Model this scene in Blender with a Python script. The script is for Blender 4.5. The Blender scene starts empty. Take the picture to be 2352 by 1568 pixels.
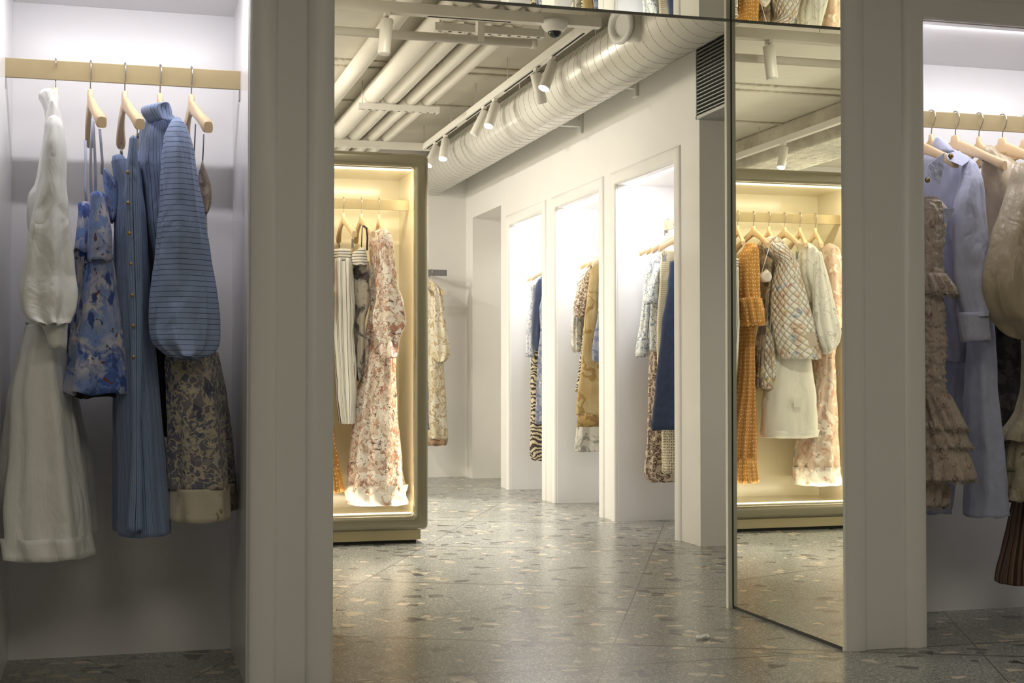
import bpy, bmesh, math, random
from mathutils import Vector, noise
random.seed(7)
PI = math.pi
C = bpy.context.scene.collection
# ------------------------------------------------------------------ camera model (2352x1568)
FPX = 3190.0; CH = 0.95; YAW = math.radians(15.74); PITCH = math.atan(74/FPX)
Fv = Vector((math.sin(YAW)*math.cos(PITCH), math.cos(YAW)*math.cos(PITCH), math.sin(PITCH)))
Rv = Vector((math.cos(YAW), -math.sin(YAW), 0)); Uv = Rv.cross(Fv)
CO = Vector((0, 0, CH))
def ray(x, y): return Fv + Rv*((x-1176)/FPX) - Uv*((y-784)/FPX)
def at(x, y, X=None, Y=None, Z=None):
    d = ray(x, y)
    t = X/d.x if X is not None else Y/d.y if Y is not None else (Z-CH)/d.z
    return CO + d*t
XM = 2.394            # plane of the mirror in the passage
W0 = 4.295; W1 = 5.195; NB = 4.91      # near wall: front, back, niche back
XR = 3.08             # far room right wall
YB = 12.5; CEIL = 3.02

# ------------------------------------------------------------------ materials
def mat(name):
    m = bpy.data.materials.new(name); m.use_nodes = True
    nt = m.node_tree; b = nt.nodes['Principled BSDF']
    return m, nt, b
def setv(b, **k):
    for n, v in k.items():
        n = n.replace('_', ' ')
        if n in b.inputs:
            if n in ('Base Color', 'Emission Color', 'Sheen Tint') and len(v) == 3: v = (*v, 1)
            b.inputs[n].default_value = v
class G:
    """tiny node graph helper"""
    def __init__(s, nt): s.nt = nt; s.L = nt.links
    def new(s, t, **k):
        n = s.nt.nodes.new(t)
        for a, v in k.items(): setattr(n, a, v)
        return n
    def put(s, sock, v):
        if isinstance(v, bpy.types.NodeSocket): s.L.new(v, sock)
        elif v is not None: sock.default_value = v
    def math(s, op, a, b=None, c=None, clamp=False):
        n = s.new('ShaderNodeMath', operation=op, use_clamp=clamp)
        s.put(n.inputs[0], a)
        if b is not None: s.put(n.inputs[1], b)
        if c is not None: s.put(n.inputs[2], c)
        return n.outputs[0]
    def uv(s): return s.new('ShaderNodeUVMap').outputs[0]
    def obj(s): return s.new('ShaderNodeTexCoord').outputs['Object']
    def scale(s, v, sc, off=(0, 0, 0), rot=(0, 0, 0)):
        n = s.new('ShaderNodeMapping'); s.put(n.inputs[0], v)
        n.inputs['Scale'].default_value = sc; n.inputs['Location'].default_value = off; n.inputs['Rotation'].default_value = rot
        return n.outputs[0]
    def noise(s, v, sc, det=3, rough=.5, dist=0, col=False):
        n = s.new('ShaderNodeTexNoise'); s.put(n.inputs['Vector'], v)
        n.inputs['Scale'].default_value = sc; n.inputs['Detail'].default_value = det
        n.inputs['Roughness'].default_value = rough; n.inputs['Distortion'].default_value = dist
        return n.outputs['Color' if col else 0]
    def voro(s, v, sc, feat='F1', rnd=1.0, dim='3D'):
        n = s.new('ShaderNodeTexVoronoi', feature=feat, voronoi_dimensions=dim); s.put(n.inputs['Vector'], v)
        n.inputs['Scale'].default_value = sc; n.inputs['Randomness'].default_value = rnd
        return n
    def wave(s, v, sc, dist=0, det=2, dsc=1, dirn='X', prof='SIN'):
        n = s.new('ShaderNodeTexWave', bands_direction=dirn, wave_profile=prof); s.put(n.inputs['Vector'], v)
        n.inputs['Scale'].default_value = sc; n.inputs['Distortion'].default_value = dist
        n.inputs['Detail'].default_value = det; n.inputs['Detail Scale'].default_value = dsc
        return n.outputs['Fac']
    def step(s, v, lo, hi):
        n = s.new('ShaderNodeMapRange', clamp=True); s.put(n.inputs[0], v)
        n.inputs[1].default_value = lo; n.inputs[2].default_value = hi
        return n.outputs[0]
    def mix(s, f, a, b):
        n = s.new('ShaderNodeMix', data_type='RGBA'); s.put(n.inputs[0], f)
        for k, v in ((6, a), (7, b)):
            s.put(n.inputs[k], (*v, 1) if isinstance(v, tuple) and len(v) == 3 else v)
        return n.outputs[2]
    def warp(s, v, sc, amt):
        n = s.noise(v, sc, 3, .55, 0, True)
        m1 = s.new('ShaderNodeVectorMath', operation='SUBTRACT'); s.put(m1.inputs[0], n); m1.inputs[1].default_value = (.5, .5, .5)
        m2 = s.new('ShaderNodeVectorMath', operation='SCALE'); s.put(m2.inputs[0], m1.outputs[0]); m2.inputs[3].default_value = amt
        m3 = s.new('ShaderNodeVectorMath', operation='ADD'); s.put(m3.inputs[0], v); s.put(m3.inputs[1], m2.outputs[0])
        return m3.outputs[0]
    def bump(s, b, h, strength, dist):
        n = s.new('ShaderNodeBump'); s.put(n.inputs['Height'], h)
        n.inputs['Strength'].default_value = strength; n.inputs['Distance'].default_value = dist
        s.L.new(n.outputs[0], b.inputs['Normal'])
    def sep(s, v):
        n = s.new('ShaderNodeSeparateXYZ'); s.put(n.inputs[0], v); return n.outputs
def simple(name, col, rough=.5, metal=0, bump=None, var=0, **k):
    m, nt, b = mat(name); setv(b, Base_Color=col, Roughness=rough, Metallic=metal, **k); g = G(nt)
    if var:
        f = g.noise(g.obj(), 3.5, 4, .6)
        g.put(b.inputs['Base Color'], g.mix(g.step(f, .3, .7), tuple(c*(1-var) for c in col), tuple(min(1, c*(1+var)) for c in col)))
    if bump: g.bump(b, g.noise(g.obj(), bump[0], 3), bump[1], bump[2])
    return m
def emit(name, col, st):
    m, nt, b = mat(name); setv(b, Base_Color=(0, 0, 0), Emission_Color=col, Emission_Strength=st); return m

M = {}
M['paint'] = simple('white plaster paint', (.80, .785, .765), .5, bump=(60, .08, .002), var=.015)
M['niche'] = simple('satin white niche lacquer', (.84, .83, .845), .28, bump=(5, .05, .003), var=.01)
M['trim'] = simple('white bullnose moulding lacquer', (.82, .805, .785), .35, var=.01)
M['ceil'] = simple('cream painted concrete', (.66, .62, .53), .85, bump=(4, .3, .01), var=.05)
M['conc'] = simple('rough concrete', (.56, .52, .43), .9, bump=(18, .9, .03), var=.22)
M['pipe'] = simple('cream painted pipe lagging', (.72, .68, .60), .6, bump=(6, .5, .012), var=.03)
M['metalw'] = simple('cream powder coat', (.74, .71, .64), .4)
M['white'] = simple('white plastic', (.8, .79, .76), .35)
M['brass'] = simple('brushed brass rail', (.38, .305, .17), .38, .45, bump=(90, .1, .001), var=.12)
M['rod'] = simple('dark rail paint', (.17, .165, .17), .4, .3)
M['steel'] = simple('hanger wire steel', (.62, .58, .52), .25, 1)
M['wood'] = simple('pale maple hanger', (.72, .53, .32), .35, var=.06)
M['clip'] = simple('bent steel clip', (.38, .37, .35), .35, .9)
M['black'] = simple('black rubber', (.015, .015, .015), .6)
M['shade'] = simple('dark nozzle throat', (.10, .10, .095), .6)
M['dome'] = simple('smoked dome', (.02, .02, .025), .06)
M['lacq'] = simple('olive champagne lacquer', (.235, .21, .14), .22, .35, Coat_Weight=.6)
M['case'] = simple('cream gloss lacquer lining', (.80, .73, .54), .16, var=.01)
M['plinth'] = simple('brass plinth', (.42, .36, .22), .35, .6)
M['grille'] = simple('pale aluminium louvre', (.55, .56, .55), .35, .7)
M['void'] = simple('black duct interior', (.012, .013, .013), .9)
M['greyp'] = simple('grey paint', (.34, .335, .33), .6)
M['led'] = emit('case led strip', (1, .90, .66), 6)
M['lens'] = emit('spotlight lens', (1, .95, .86), 40)
M['brassb'] = simple('antique brass button', (.42, .27, .10), .3, .85)
M['darkbtn'] = simple('dark horn button rim', (.05, .035, .02), .3)
M['foil'] = simple('crumpled clear film', (.75, .75, .72), .2, Alpha=1)
mm, nt, b = mat('silver mirror'); setv(b, Base_Color=(.86, .875, .82), Metallic=1.0, Roughness=0.0); M['mirror'] = mm
# spiral duct
mm, nt, b = mat('white spiral duct'); setv(b, Base_Color=(.76, .74, .68), Roughness=.30, Metallic=.2); M['duct'] = mm
# terrazzo
mm, nt, b = mat('terrazzo'); g = G(nt); o = g.obj(); M['floor'] = mm
X, Y, Z = g.sep(o)
base = g.mix(g.step(g.noise(o, 1.4, 3), .3, .7), (.215, .225, .205), (.262, .262, .232))
v = g.voro(o, 190, dim='2D'); c1 = g.sep(v.outputs['Color'])[0]
base = g.mix(g.step(c1, .80, .84), base, (.13, .13, .12)); base = g.mix(g.step(g.sep(v.outputs['Color'])[1], .78, .82), base, (.43, .42, .37))
base = g.mix(g.math('MULTIPLY', g.step(g.noise(o, 330, 2), .5, .6), .35), base, (.36, .36, .33))
def chips(base, sc, off, rot, sel, width, col, colvar):
    w = g.scale(o, (1, 1, 1), off, (0, 0, rot))
    a = g.voro(w, sc, dim='2D'); e = g.voro(w, sc, 'DISTANCE_TO_EDGE', dim='2D')
    r, gg, bb = g.sep(a.outputs['Color'])
    f = g.math('MULTIPLY', g.step(r, sel, sel+.001), g.step(e.outputs['Distance'], width, width+.012))
    return g.mix(f, base, g.mix(gg, col, colvar))
base = chips(base, 11.5, (3.3, 1.7, 0), .5, .925, .17, (.045, .047, .05), (.10, .095, .085))
base = chips(base, 11, (7.1, 9.2, 0), 1.1, .935, .17, (.43, .41, .34), (.43, .36, .24))
base = chips(base, 17, (1.1, 4.2, 0), .3, .93, .12, (.06, .06, .06), (.14, .13, .12))
base = chips(base, 19, (5.1, 2.2, 0), .9, .94, .12, (.5, .46, .37), (.6, .5, .38))
E1 = g.math('ADD', g.math('MULTIPLY', X, .415), g.math('MULTIPLY', Y, .910))
E2 = g.math('SUBTRACT', g.math('MULTIPLY', X, .910), g.math('MULTIPLY', Y, .415))
def joint(e, off, per, wd):
    q = g.math('FRACT', g.math('DIVIDE', g.math('SUBTRACT', e, off), per))
    q = g.math('ABSOLUTE', g.math('SUBTRACT', q, .5))
    return g.math('GREATER_THAN', q, .5-wd/per)
j = g.math('MAXIMUM', joint(E1, 4.9, 1.31, .0100), joint(E2, -.395, 1.25, .0030))
j = g.math('MAXIMUM', j, g.math('LESS_THAN', g.math('ABSOLUTE', g.math('SUBTRACT', Y, 4.285)), .0085))
base = g.mix(g.math('MULTIPLY', j, .8), base, (.075, .07, .062))
g.put(b.inputs['Base Color'], base); setv(b, Roughness=.24)
g.put(b.inputs['Roughness'], g.math('MULTIPLY_ADD', g.noise(o, 4, 3), .12, .19))
b.inputs['Specular IOR Level'].default_value = .6

# ---- fabrics (UV in metres: u round the garment, v down it)
def fab(name, build, rough=.85, wr=.5, sheen=.15, wsc=9, weave=.25):
    m, nt, b = mat(name); g = G(nt); u = g.uv()
    col = build(g, u)
    g.put(b.inputs['Base Color'], (*col, 1) if isinstance(col, tuple) else col)
    setv(b, Roughness=rough, Sheen_Weight=sheen, Sheen_Roughness=.5)
    w = g.scale(g.obj(), (1, 1, .45))
    rg = g.math('ABSOLUTE', g.math('SUBTRACT', g.noise(g.scale(g.obj(), (1, 1, .4), (3, 1, 5)), wsc*1.3, 2, .5, 1.0), .5))
    h = g.math('ADD', g.noise(w, wsc, 4, .55, .8), g.math('MULTIPLY', g.step(rg, 0, .15), .12))
    h = g.math('ADD', h, g.math('MULTIPLY', g.noise(u, 420, 1), .02*weave))
    g.bump(b, h, min(1, wr*1.1), .017)
    M[name] = m; return m
def plain(col, var=.06):
    return lambda g, u: g.mix(g.step(g.noise(u, 30, 4, .6), .3, .7), tuple(c*(1-var) for c in col), tuple(min(1, c*(1+var)) for c in col))
def stripes(base, line, per, wd, dirn='u', second=None):
    def f(g, u):
        q = g.sep(u)[0 if dirn == 'u' else 1]
        fr = g.math('FRACT', g.math('DIVIDE', q, per))
        c = g.mix(g.math('LESS_THAN', fr, wd), base, line)
        if second:
            col, p2, w2 = second
            c = g.mix(g.math('LESS_THAN', g.math('FRACT', g.math('DIVIDE', q, p2)), w2), c, col)
        return c
    return f
def floral(base, layers, wp=.05, wps=9):
    """layers: (colour, scale, threshold, softness, kind)"""
    def f(g, u):
        c = base if not isinstance(base, list) else g.mix(g.step(g.noise(u, 7, 3), .38, .62), base[0], base[1])
        for i, (col, sc, th, so, kind) in enumerate(layers):
            w = g.warp(g.scale(u, (1, 1, 1), (i*3.17+.3, i*1.91+.7, 0)), wps, wp)
            if kind == 'n': k = g.noise(w, sc, 4, .6, .8); k = g.step(k, th, th+so)
            elif kind == 'v':
                d = g.voro(w, sc, rnd=.9); k = g.math('SUBTRACT', 1, g.step(d.outputs['Distance'], th, th+so))
                k = g.math('MULTIPLY', k, g.math('GREATER_THAN', g.sep(d.outputs['Color'])[0], .35))
            elif kind == 'r':      # petal rings
                d = g.voro(w, sc, rnd=.9); k = g.math('SINE', g.math('MULTIPLY', d.outputs['Distance'], 34)); k = g.step(k, th, th+so)
                k = g.math('MULTIPLY', k, g.math('SUBTRACT', 1, g.step(d.outputs['Distance'], .38, .45)))
            elif kind == 'l':      # vine lines
                k = g.noise(w, sc, 2, .5, .3); k = g.math('ABSOLUTE', g.math('SUBTRACT', k, .5)); k = g.math('SUBTRACT', 1, g.step(k, th, th+so))
            elif kind == 'e':
                d = g.voro(w, sc, 'DISTANCE_TO_EDGE'); k = g.math('SUBTRACT', 1, g.step(d.outputs['Distance'], th, th+so))
            c = g.mix(k, c, col)
        return c
    return f
def dots(base, dot, sc, r, rnd=.25):
    def f(g, u):
        d = g.voro(u, sc, rnd=rnd, dim='2D'); k = g.math('LESS_THAN', d.outputs['Distance'], r)
        c = g.mix(g.step(g.noise(u, 12, 3), .3, .7), tuple(q*.88 for q in base), base)
        return g.mix(k, c, dot)
    return f
def zebra(base, line, sc, dist, th=.5, dirn='Y'):
    return lambda g, u: g.mix(g.step(g.wave(g.warp(u, 7, .12), sc, dist, 2, 1.2, dirn), th, th+.06), base, line)
def leopard(base, ring, core, sc):
    def f(g, u):
        w = g.warp(u, 30, .02); d = g.voro(w, sc, rnd=.85, dim='2D').outputs['Distance']
        br = g.step(g.noise(u, sc*1.6, 2), .40, .46)
        k = g.math('MULTIPLY', g.math('MULTIPLY', g.step(d, .22, .27), g.math('SUBTRACT', 1, g.step(d, .42, .47))), br)
        c = g.mix(g.math('LESS_THAN', d, .22), base, core)
        return g.mix(k, c, ring)
    return f
fab('white cotton', plain((.86, .855, .83), .015), .7, .75, .1)
fab('blue watercolour floral', floral([(.66, .62, .64), (.22, .30, .56)], [((.05, .11, .40), 8, .52, .09, 'n'), ((.20, .30, .62), 13, .54, .06, 'n'), ((.78, .72, .70), 7, .575, .05, 'n'), ((.035, .075, .27), 13, .24, .12, 'v'), ((.62, .48, .55), 8, .64, .06, 'n'), ((.03, .05, .16), 30, .64, .04, 'n'), ((.14, .05, .05), 22, .14, .05, 'v')], .09, 16), .7, .5)
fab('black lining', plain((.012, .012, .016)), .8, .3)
fab('blue pinstripe vertical', stripes((.26, .335, .53), (.02, .03, .08), .0135, .10, 'u', None), .75, .55)
fab('blue twin stripe vertical', stripes((.22, .295, .48), (.015, .025, .06), .026, .07, 'u', ((.05, .08, .17), .0065, .15)), .75, .5)
fab('blue pinstripe crosswise', stripes((.26, .335, .53), (.02, .03, .08), .0165, .10, 'v'), .75, .6)
fab('damask', floral([(.20, .185, .20), (.12, .125, .19)], [((.30, .275, .27), 16, .54, .05, 'n'), ((.46, .42, .36), 13, .012, .012, 'l'), ((.07, .075, .13), 12, .58, .05, 'n'), ((.50, .43, .32), 26, .022, .02, 'l'), ((.13, .04, .03), 12, .10, .05, 'v'), ((.58, .52, .40), 42, .59, .05, 'n')], .05, 14), .8, .35)
fab('damask cream hem', floral((.62, .56, .44), [((.32, .24, .12), 30, .64, .05, 'n')]), .8, .3)
fab('dusty brown print', floral((.36, .29, .25), [((.22, .17, .15), 20, .52, .08, 'n'), ((.5, .42, .36), 30, .56, .05, 'n')]), .8, .4)
fab('orange gold dot', dots((.62, .29, .055), (.95, .78, .45), 42, .17, .35), .65, .6)
fab('orange gold dot pleat', dots((.50, .22, .045), (.95, .78, .45), 42, .15, .35), .65, .5)
fab('white with black stripes', stripes((.80, .78, .72), (.05, .04, .04), .030, .11, 'u', ((.06, .05, .05), .041, .06)), .6, .4)
fab('white stripe band', stripes((.80, .76, .68), (.04, .035, .04), .016, .22, 'v'), .7, .3)
fab('white stripe strap', stripes((.80, .76, .68), (.04, .035, .04), .02, .2, 'u'), .7, .3)
fab('black smoke floral', floral((.38, .34, .28), [((.07, .06, .06), 9, .5, .08, 'n'), ((.03, .025, .03), 13, .60, .04, 'n'), ((.6, .55, .45), 15, .62, .05, 'n')]), .7, .4)
fab('rose chintz', floral([(.74, .62, .50), (.60, .46, .36)], [((.84, .78, .70), 12, .5, .05, 'n'), ((.50, .24, .16), 13, .57, .05, 'n'), ((.07, .05, .05), 15, .615, .03, 'n'), ((.80, .62, .54), 17, .25, .08, 'v'), ((.36, .33, .20), 21, .62, .04, 'n'), ((.40, .22, .16), 17, .014, .012, 'l'), ((.86, .80, .74), 34, .585, .05, 'n'), ((.10, .06, .06), 38, .66, .03, 'n')], .06, 16), .65, .6)
fab('rose chintz hem', floral((.86, .80, .72), [((.66, .42, .32), 16, .57, .05, 'n'), ((.2, .12, .11), 30, .66, .03, 'n')]), .65, .7)
fab('brown meadow floral', floral((.34, .27, .19), [((.17, .13, .10), 14, .5, .06, 'n'), ((.62, .55, .42), 18, .57, .05, 'n'), ((.50, .24, .14), 20, .2, .06, 'v')]), .75, .4)
fab('pale satin cup', plain((.82, .74, .68)), .4, .4)
fab('faded rose floral', floral((.62, .48, .38), [((.50, .30, .22), 15, .52, .08, 'n'), ((.34, .33, .34), 10, .60, .06, 'n'), ((.78, .70, .60), 16, .55, .06, 'n'), ((.45, .18, .10), 40, .68, .03, 'n')]), .7, .5)
fab('white embroidered cotton', floral((.84, .83, .77), [((.60, .58, .51), 13, .010, .010, 'l'), ((.68, .66, .58), 55, .66, .03, 'n')]), .7, .5)
fab('white denim', plain((.82, .80, .72), .02), .75, .35)
fab('gold silk', floral([(.56, .48, .32), (.68, .63, .52)], [((.40, .29, .15), 12, .02, .02, 'l'), ((.84, .80, .70), 14, .6, .08, 'n')]), .45, .6)
fab('brown hem band', plain((.34, .22, .12)), .6, .3)
fab('navy print', floral((.03, .05, .13), [((.4, .42, .45), 30, .6, .04, 'n')]), .8, .3)
fab('pale blue lace print', floral((.66, .67, .69), [((.25, .29, .38), 26, .56, .05, 'n'), ((.35, .38, .46), 18, .014, .014, 'l')]), .8, .4)
fab('navy cloth', plain((.030, .043, .095), .1), .75, .5)
fab('navy denim', plain((.028, .043, .092), .2), .85, .35)
fab('grey blue print', floral((.30, .32, .38), [((.13, .15, .24), 18, .5, .06, 'n'), ((.58, .57, .56), 16, .60, .05, 'n'), ((.10, .25, .28), 14, .66, .04, 'n')]), .8, .4)
fab('zebra', zebra((.62, .53, .36), (.045, .03, .025), 9, 7), .7, .4)
fab('zebra tee', zebra((.70, .62, .45), (.06, .04, .03), 13, 6, .45), .7, .4)
fab('leopard', leopard((.64, .53, .42), (.05, .03, .03), (.36, .22, .14), 34), .8, .4)
fab('leopard tee', leopard((.66, .56, .42), (.06, .035, .03), (.36, .22, .12), 46), .8, .4)
fab('gold scroll', floral([(.42, .30, .125), (.50, .385, .19)], [((.30, .18, .05), 5.5, .016, .012, 'l'), ((.40, .27, .09), 9, .58, .1, 'n')], .06), .7, .5)
fab('gold scroll hem', floral((.42, .29, .10), [((.25, .14, .04), 12, .02, .02, 'l')]), .7, .3)
fab('grey toile', floral((.62, .60, .54), [((.30, .29, .26), 15, .5, .08, 'n'), ((.18, .18, .17), 28, .64, .04, 'n')]), .8, .4)
fab('white toile', floral((.72, .73, .70), [((.30, .37, .46), 20, .58, .05, 'n'), ((.18, .24, .34), 26, .014, .012, 'l')]), .8, .4)
fab('cream knit', stripes((.70, .63, .46), (.50, .43, .28), .012, .35, 'v'), .9, .6)
fab('cream crochet', lambda g, u: g.mix(g.math('LESS_THAN', g.voro(u, 60, rnd=.3, dim='2D').outputs['Distance'], .28), (.70, .62, .44), (.16, .12, .08)), .9, .4)
fab('lilac linen', plain((.47, .49, .66), .07), .85, .55, .2)
fab('lilac linen weave', plain((.42, .45, .62), .09), .85, .45, .2)
fab('khaki satin', plain((.45, .37, .26), .05), .34, 1.0, .1, 7)
fab('tweed', floral([(.54, .45, .38), (.42, .34, .29)], [((.26, .16, .14), 28, .56, .1, 'n'), ((.60, .52, .43), 60, .56, .08, 'n'), ((.28, .20, .16), 90, .60, .05, 'n')]), .95, .9, .4, 26)
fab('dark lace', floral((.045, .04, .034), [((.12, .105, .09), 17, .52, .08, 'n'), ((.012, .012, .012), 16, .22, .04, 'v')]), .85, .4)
fab('cream lace', floral((.44, .39, .28), [((.20, .16, .10), 24, .2, .05, 'v'), ((.55, .50, .38), 45, .58, .05, 'n')]), .9, .7, .3, 20)
fab('brown stripe cord', stripes((.20, .11, .07), (.05, .025, .02), .030, .4, 'u', ((.30, .20, .14), .023, .16)), .8, .4)
# quilted jacket
mm, nt, b = mat('quilted patchwork'); g = G(nt); u = g.uv(); M['quilted patchwork'] = mm
w = g.warp(u, 12, .03)
c = g.mix(g.step(g.noise(w, 11, 3), .50, .60), (.86, .82, .75), (.72, .56, .44))
c = g.mix(g.step(g.noise(g.scale(w, (1, 1, 1), (4, 2, 0)), 8, 3), .60, .66), c, (.34, .44, .62))
c = g.mix(g.step(g.noise(g.scale(w, (1, 1, 1), (1, 7, 0)), 10, 3), .63, .68), c, (.72, .58, .22))
c = g.mix(g.step(g.noise(g.scale(w, (1, 1, 1), (8, 3, 0)), 24, 3), .64, .68), c, (.50, .22, .16))
q = g.scale(u, (1, 1, 1), (0, 0, 0), (0, 0, PI/4))
xx, yy, zz = g.sep(q)
hx = g.math('ABSOLUTE', g.math('SINE', g.math('MULTIPLY', xx, PI/.036))); hy = g.math('ABSOLUTE', g.math('SINE', g.math('MULTIPLY', yy, PI/.036)))
h = g.math('POWER', g.math('MULTIPLY', hx, hy), .4)
c = g.mix(g.math('SUBTRACT', 1, g.step(h, .08, .35)), c, (.58, .50, .41))
g.put(b.inputs['Base Color'], c); setv(b, Roughness=.75); g.bump(b, h, .85, .016)

# ------------------------------------------------------------------ mesh helpers
class MB:
    def __init__(s): s.bm = bmesh.new(); s.uv = s.bm.loops.layers.uv.new('UVMap')
    def box(s, x0, x1, y0, y1, z0, z1, R=None):
        vs = [s.bm.verts.new((R(Vector((x, y, z))) if R else (x, y, z))) for x in (x0, x1) for y in (y0, y1) for z in (z0, z1)]
        for f in ((0, 1, 3, 2), (4, 6, 7, 5), (0, 4, 5, 1), (2, 3, 7, 6), (0, 2, 6, 4), (1, 5, 7, 3)):
            s.bm.faces.new([vs[i] for i in f])
        return s
    def loft(s, rings, cap0=True, cap1=True, uvs=None, closed=True, smooth=True):
        rs = [[s.bm.verts.new(p) for p in r] for r in rings]; n = len(rs[0])
        for i in range(len(rs)-1):
            for k in range(n if closed else n-1):
                k2 = (k+1) % n
                f = s.bm.faces.new((rs[i][k], rs[i][k2], rs[i+1][k2], rs[i+1][k])); f.smooth = smooth
                if uvs:
                    us, vs = uvs; q = [(us[k], vs[i]), (us[k+1], vs[i]), (us[k+1], vs[i+1]), (us[k], vs[i+1])]
                    for l, t in zip(f.loops, q): l[s.uv].uv = t
        for c, r in ((cap0, rs[0]), (cap1, rs[-1])):
            if c and closed: s.bm.faces.new(r)
        return s
    def tube(s, pts, r, n=10, r2=None, up=None):
        """swept round/oval rod along points; r may be a list"""
        pts = [Vector(p) for p in pts]; rings = []
        for i, p in enumerate(pts):
            t = (pts[min(i+1, len(pts)-1)] - pts[max(i-1, 0)]).normalized()
            u0 = Vector(up) if up else (Vector((0, 0, 1)) if abs(t.z) < .9 else Vector((1, 0, 0)))
            a = t.cross(u0).normalized(); b = a.cross(t)
            ra = r[i] if isinstance(r, (list, tuple)) else r; rb = (r2[i] if isinstance(r2, (list, tuple)) else r2) if r2 else ra
            rings.append([p + a*ra*math.cos(2*PI*k/n) + b*rb*math.sin(2*PI*k/n) for k in range(n)])
        return s.loft(rings)
    def cyl(s, p0, p1, r, n=24, r1=None):
        return s.tube([p0, p1], [r, r if r1 is None else r1], n)
    def ball(s, c, r, sc=(1, 1, 1), n=12):
        rings = [[Vector(c)+Vector((r*sc[0]*math.sin(t)*math.cos(2*PI*k/n), r*sc[1]*math.sin(t)*math.sin(2*PI*k/n), r*sc[2]*math.cos(t))) for k in range(n)] for t in [PI*(.02+.96*i/8) for i in range(9)]]
        return s.loft(rings)
    def build(s, name, m, parent=None, bevel=0, solid=0, loc=None, kind=None, sub=0):
        bmesh.ops.recalc_face_normals(s.bm, faces=s.bm.faces)
        off = Vector(loc) if loc is not None else (parent.matrix_world_loc if False else (Vector(parent['_l']) if parent and '_l' in parent else Vector((0, 0, 0))))
        bmesh.ops.translate(s.bm, verts=s.bm.verts, vec=-off)
        me = bpy.data.meshes.new(name); s.bm.to_mesh(me); s.bm.free()
        me.materials.append(M[m] if isinstance(m, str) else m)
        o = bpy.data.objects.new(name, me); C.objects.link(o)
        if parent: o.parent = parent; o['_l'] = list(off)
        else: o.location = off; o['_l'] = list(off)
        if bevel:
            q = o.modifiers.new('bevel', 'BEVEL'); q.width = bevel; q.segments = 3; q.limit_method = 'ANGLE'
        if solid:
            q = o.modifiers.new('solid', 'SOLIDIFY'); q.thickness = solid; q.offset = 0
        if kind: o['kind'] = kind
        return o
def thing(name, label, cat, loc=(0, 0, 0), group=None):
    o = bpy.data.objects.new(name, None); C.objects.link(o); o.location = loc; o['_l'] = list(loc)
    o.empty_display_size = .05
    return tag(o, label, cat, group)
def tag(o, label, cat, group=None):
    o['label'] = label; o['category'] = cat
    if group: o['group'] = group
    return o
def struct(name, mb, m, **k):
    o = mb.build(name, m, kind='structure', **k); return o
def child_at(o, parent):  # for shapes built in local coordinates
    o.parent = parent; o.location = (0, 0, 0); return o

# ------------------------------------------------------------------ the shell
FX0, FX1, FY0 = -4.0, 5.2, -2.5
struct('floor', MB().box(FX0, FX1, FY0, YB+.2, -.1, 0), 'floor')
struct('ceiling', MB().box(FX0, FX1, FY0, YB+.2, CEIL, CEIL+.15), 'ceil')
NX0, NX1 = -.357, .376      # left niche
PX0, PX1 = .636, XM         # passage
RX0, RX1 = 2.714, 4.02      # right niche
NH = 2.2; PH = 2.394
w = MB()
w.box(FX0, NX0, W0, W1, 0, CEIL); w.box(NX1, PX0, W0, W1, 0, CEIL); w.box(PX1+.008, RX0, W0, W1, 0, CEIL); w.box(RX1, FX1, W0, W1, 0, CEIL)
w.box(NX0, NX1, W0, W1, NH, CEIL); w.box(RX0, RX1, W0, W1, NH, CEIL); w.box(PX0, PX1+.008, W0, W1, PH+.008, CEIL)
struct('wall_front', w, 'paint')
def niche_liner(name, x0, x1, y0, yb, yo, z1, axis='Y'):
    pass
w = MB()
for a, b_ in ((NX0, NX1), (RX0, RX1)):
    w.box(a, b_, NB, W1, 0, NH)
struct('wall_niche_back', w, 'niche')
# satin niche linings (thin skins on side walls and ceiling)
w = MB()
for a, b_ in ((NX0, NX1), (RX0, RX1)):
    w.box(a, a+.004, W0+.012, NB, 0, NH); w.box(b_-.004, b_, W0+.012, NB, 0, NH); w.box(a, b_, W0+.012, NB, NH-.004, NH)
struct('wall_niche_lining', w, 'niche')
def frame(name, edges, W, P, o3, sides=(1, 1), n=10, top=True, Win=.0):
    """bullnose moulding swept round an opening. edges: (a0,a1,z1) in plane coords; o3(a,h,z) -> world"""
    a0, a1, z1 = edges; prof = []
    for i in range(n+1):
        t = PI*i/n; prof.append((W/2*(1-math.cos(t)), P*math.sin(t)**.8 if 0 < i < n else (0 if i else -.012)))
    mb = MB(); path = []
    rings = []
    def ring(f): return [Vector(f(o, h)) for o, h in prof]
    pts = []
    if sides[0]: pts += [lambda o, h: o3(a0-o, h, 0)]
    pts += [lambda o, h: o3(a0-(o if sides[0] else -.0), h, z1+o), lambda o, h: o3(a1+(o if sides[1] else 0), h, z1+o)]
    if sides[1]: pts += [lambda o, h: o3(a1+o, h, 0)]
    mb.loft([ring(f) for f in pts], cap0=True, cap1=True, closed=False)
    ob = mb.build(name, 'trim', kind='structure')
    return ob
fy = lambda a, h, z: (a, W0-h, z)
frame('trim_1', (NX0, NX1, NH), .085, .017, fy)
frame('trim_2', (PX0, PX1, PH), .085, .017, fy)
frame('trim_3', (RX0, RX1, NH), .085, .017, fy)
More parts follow.
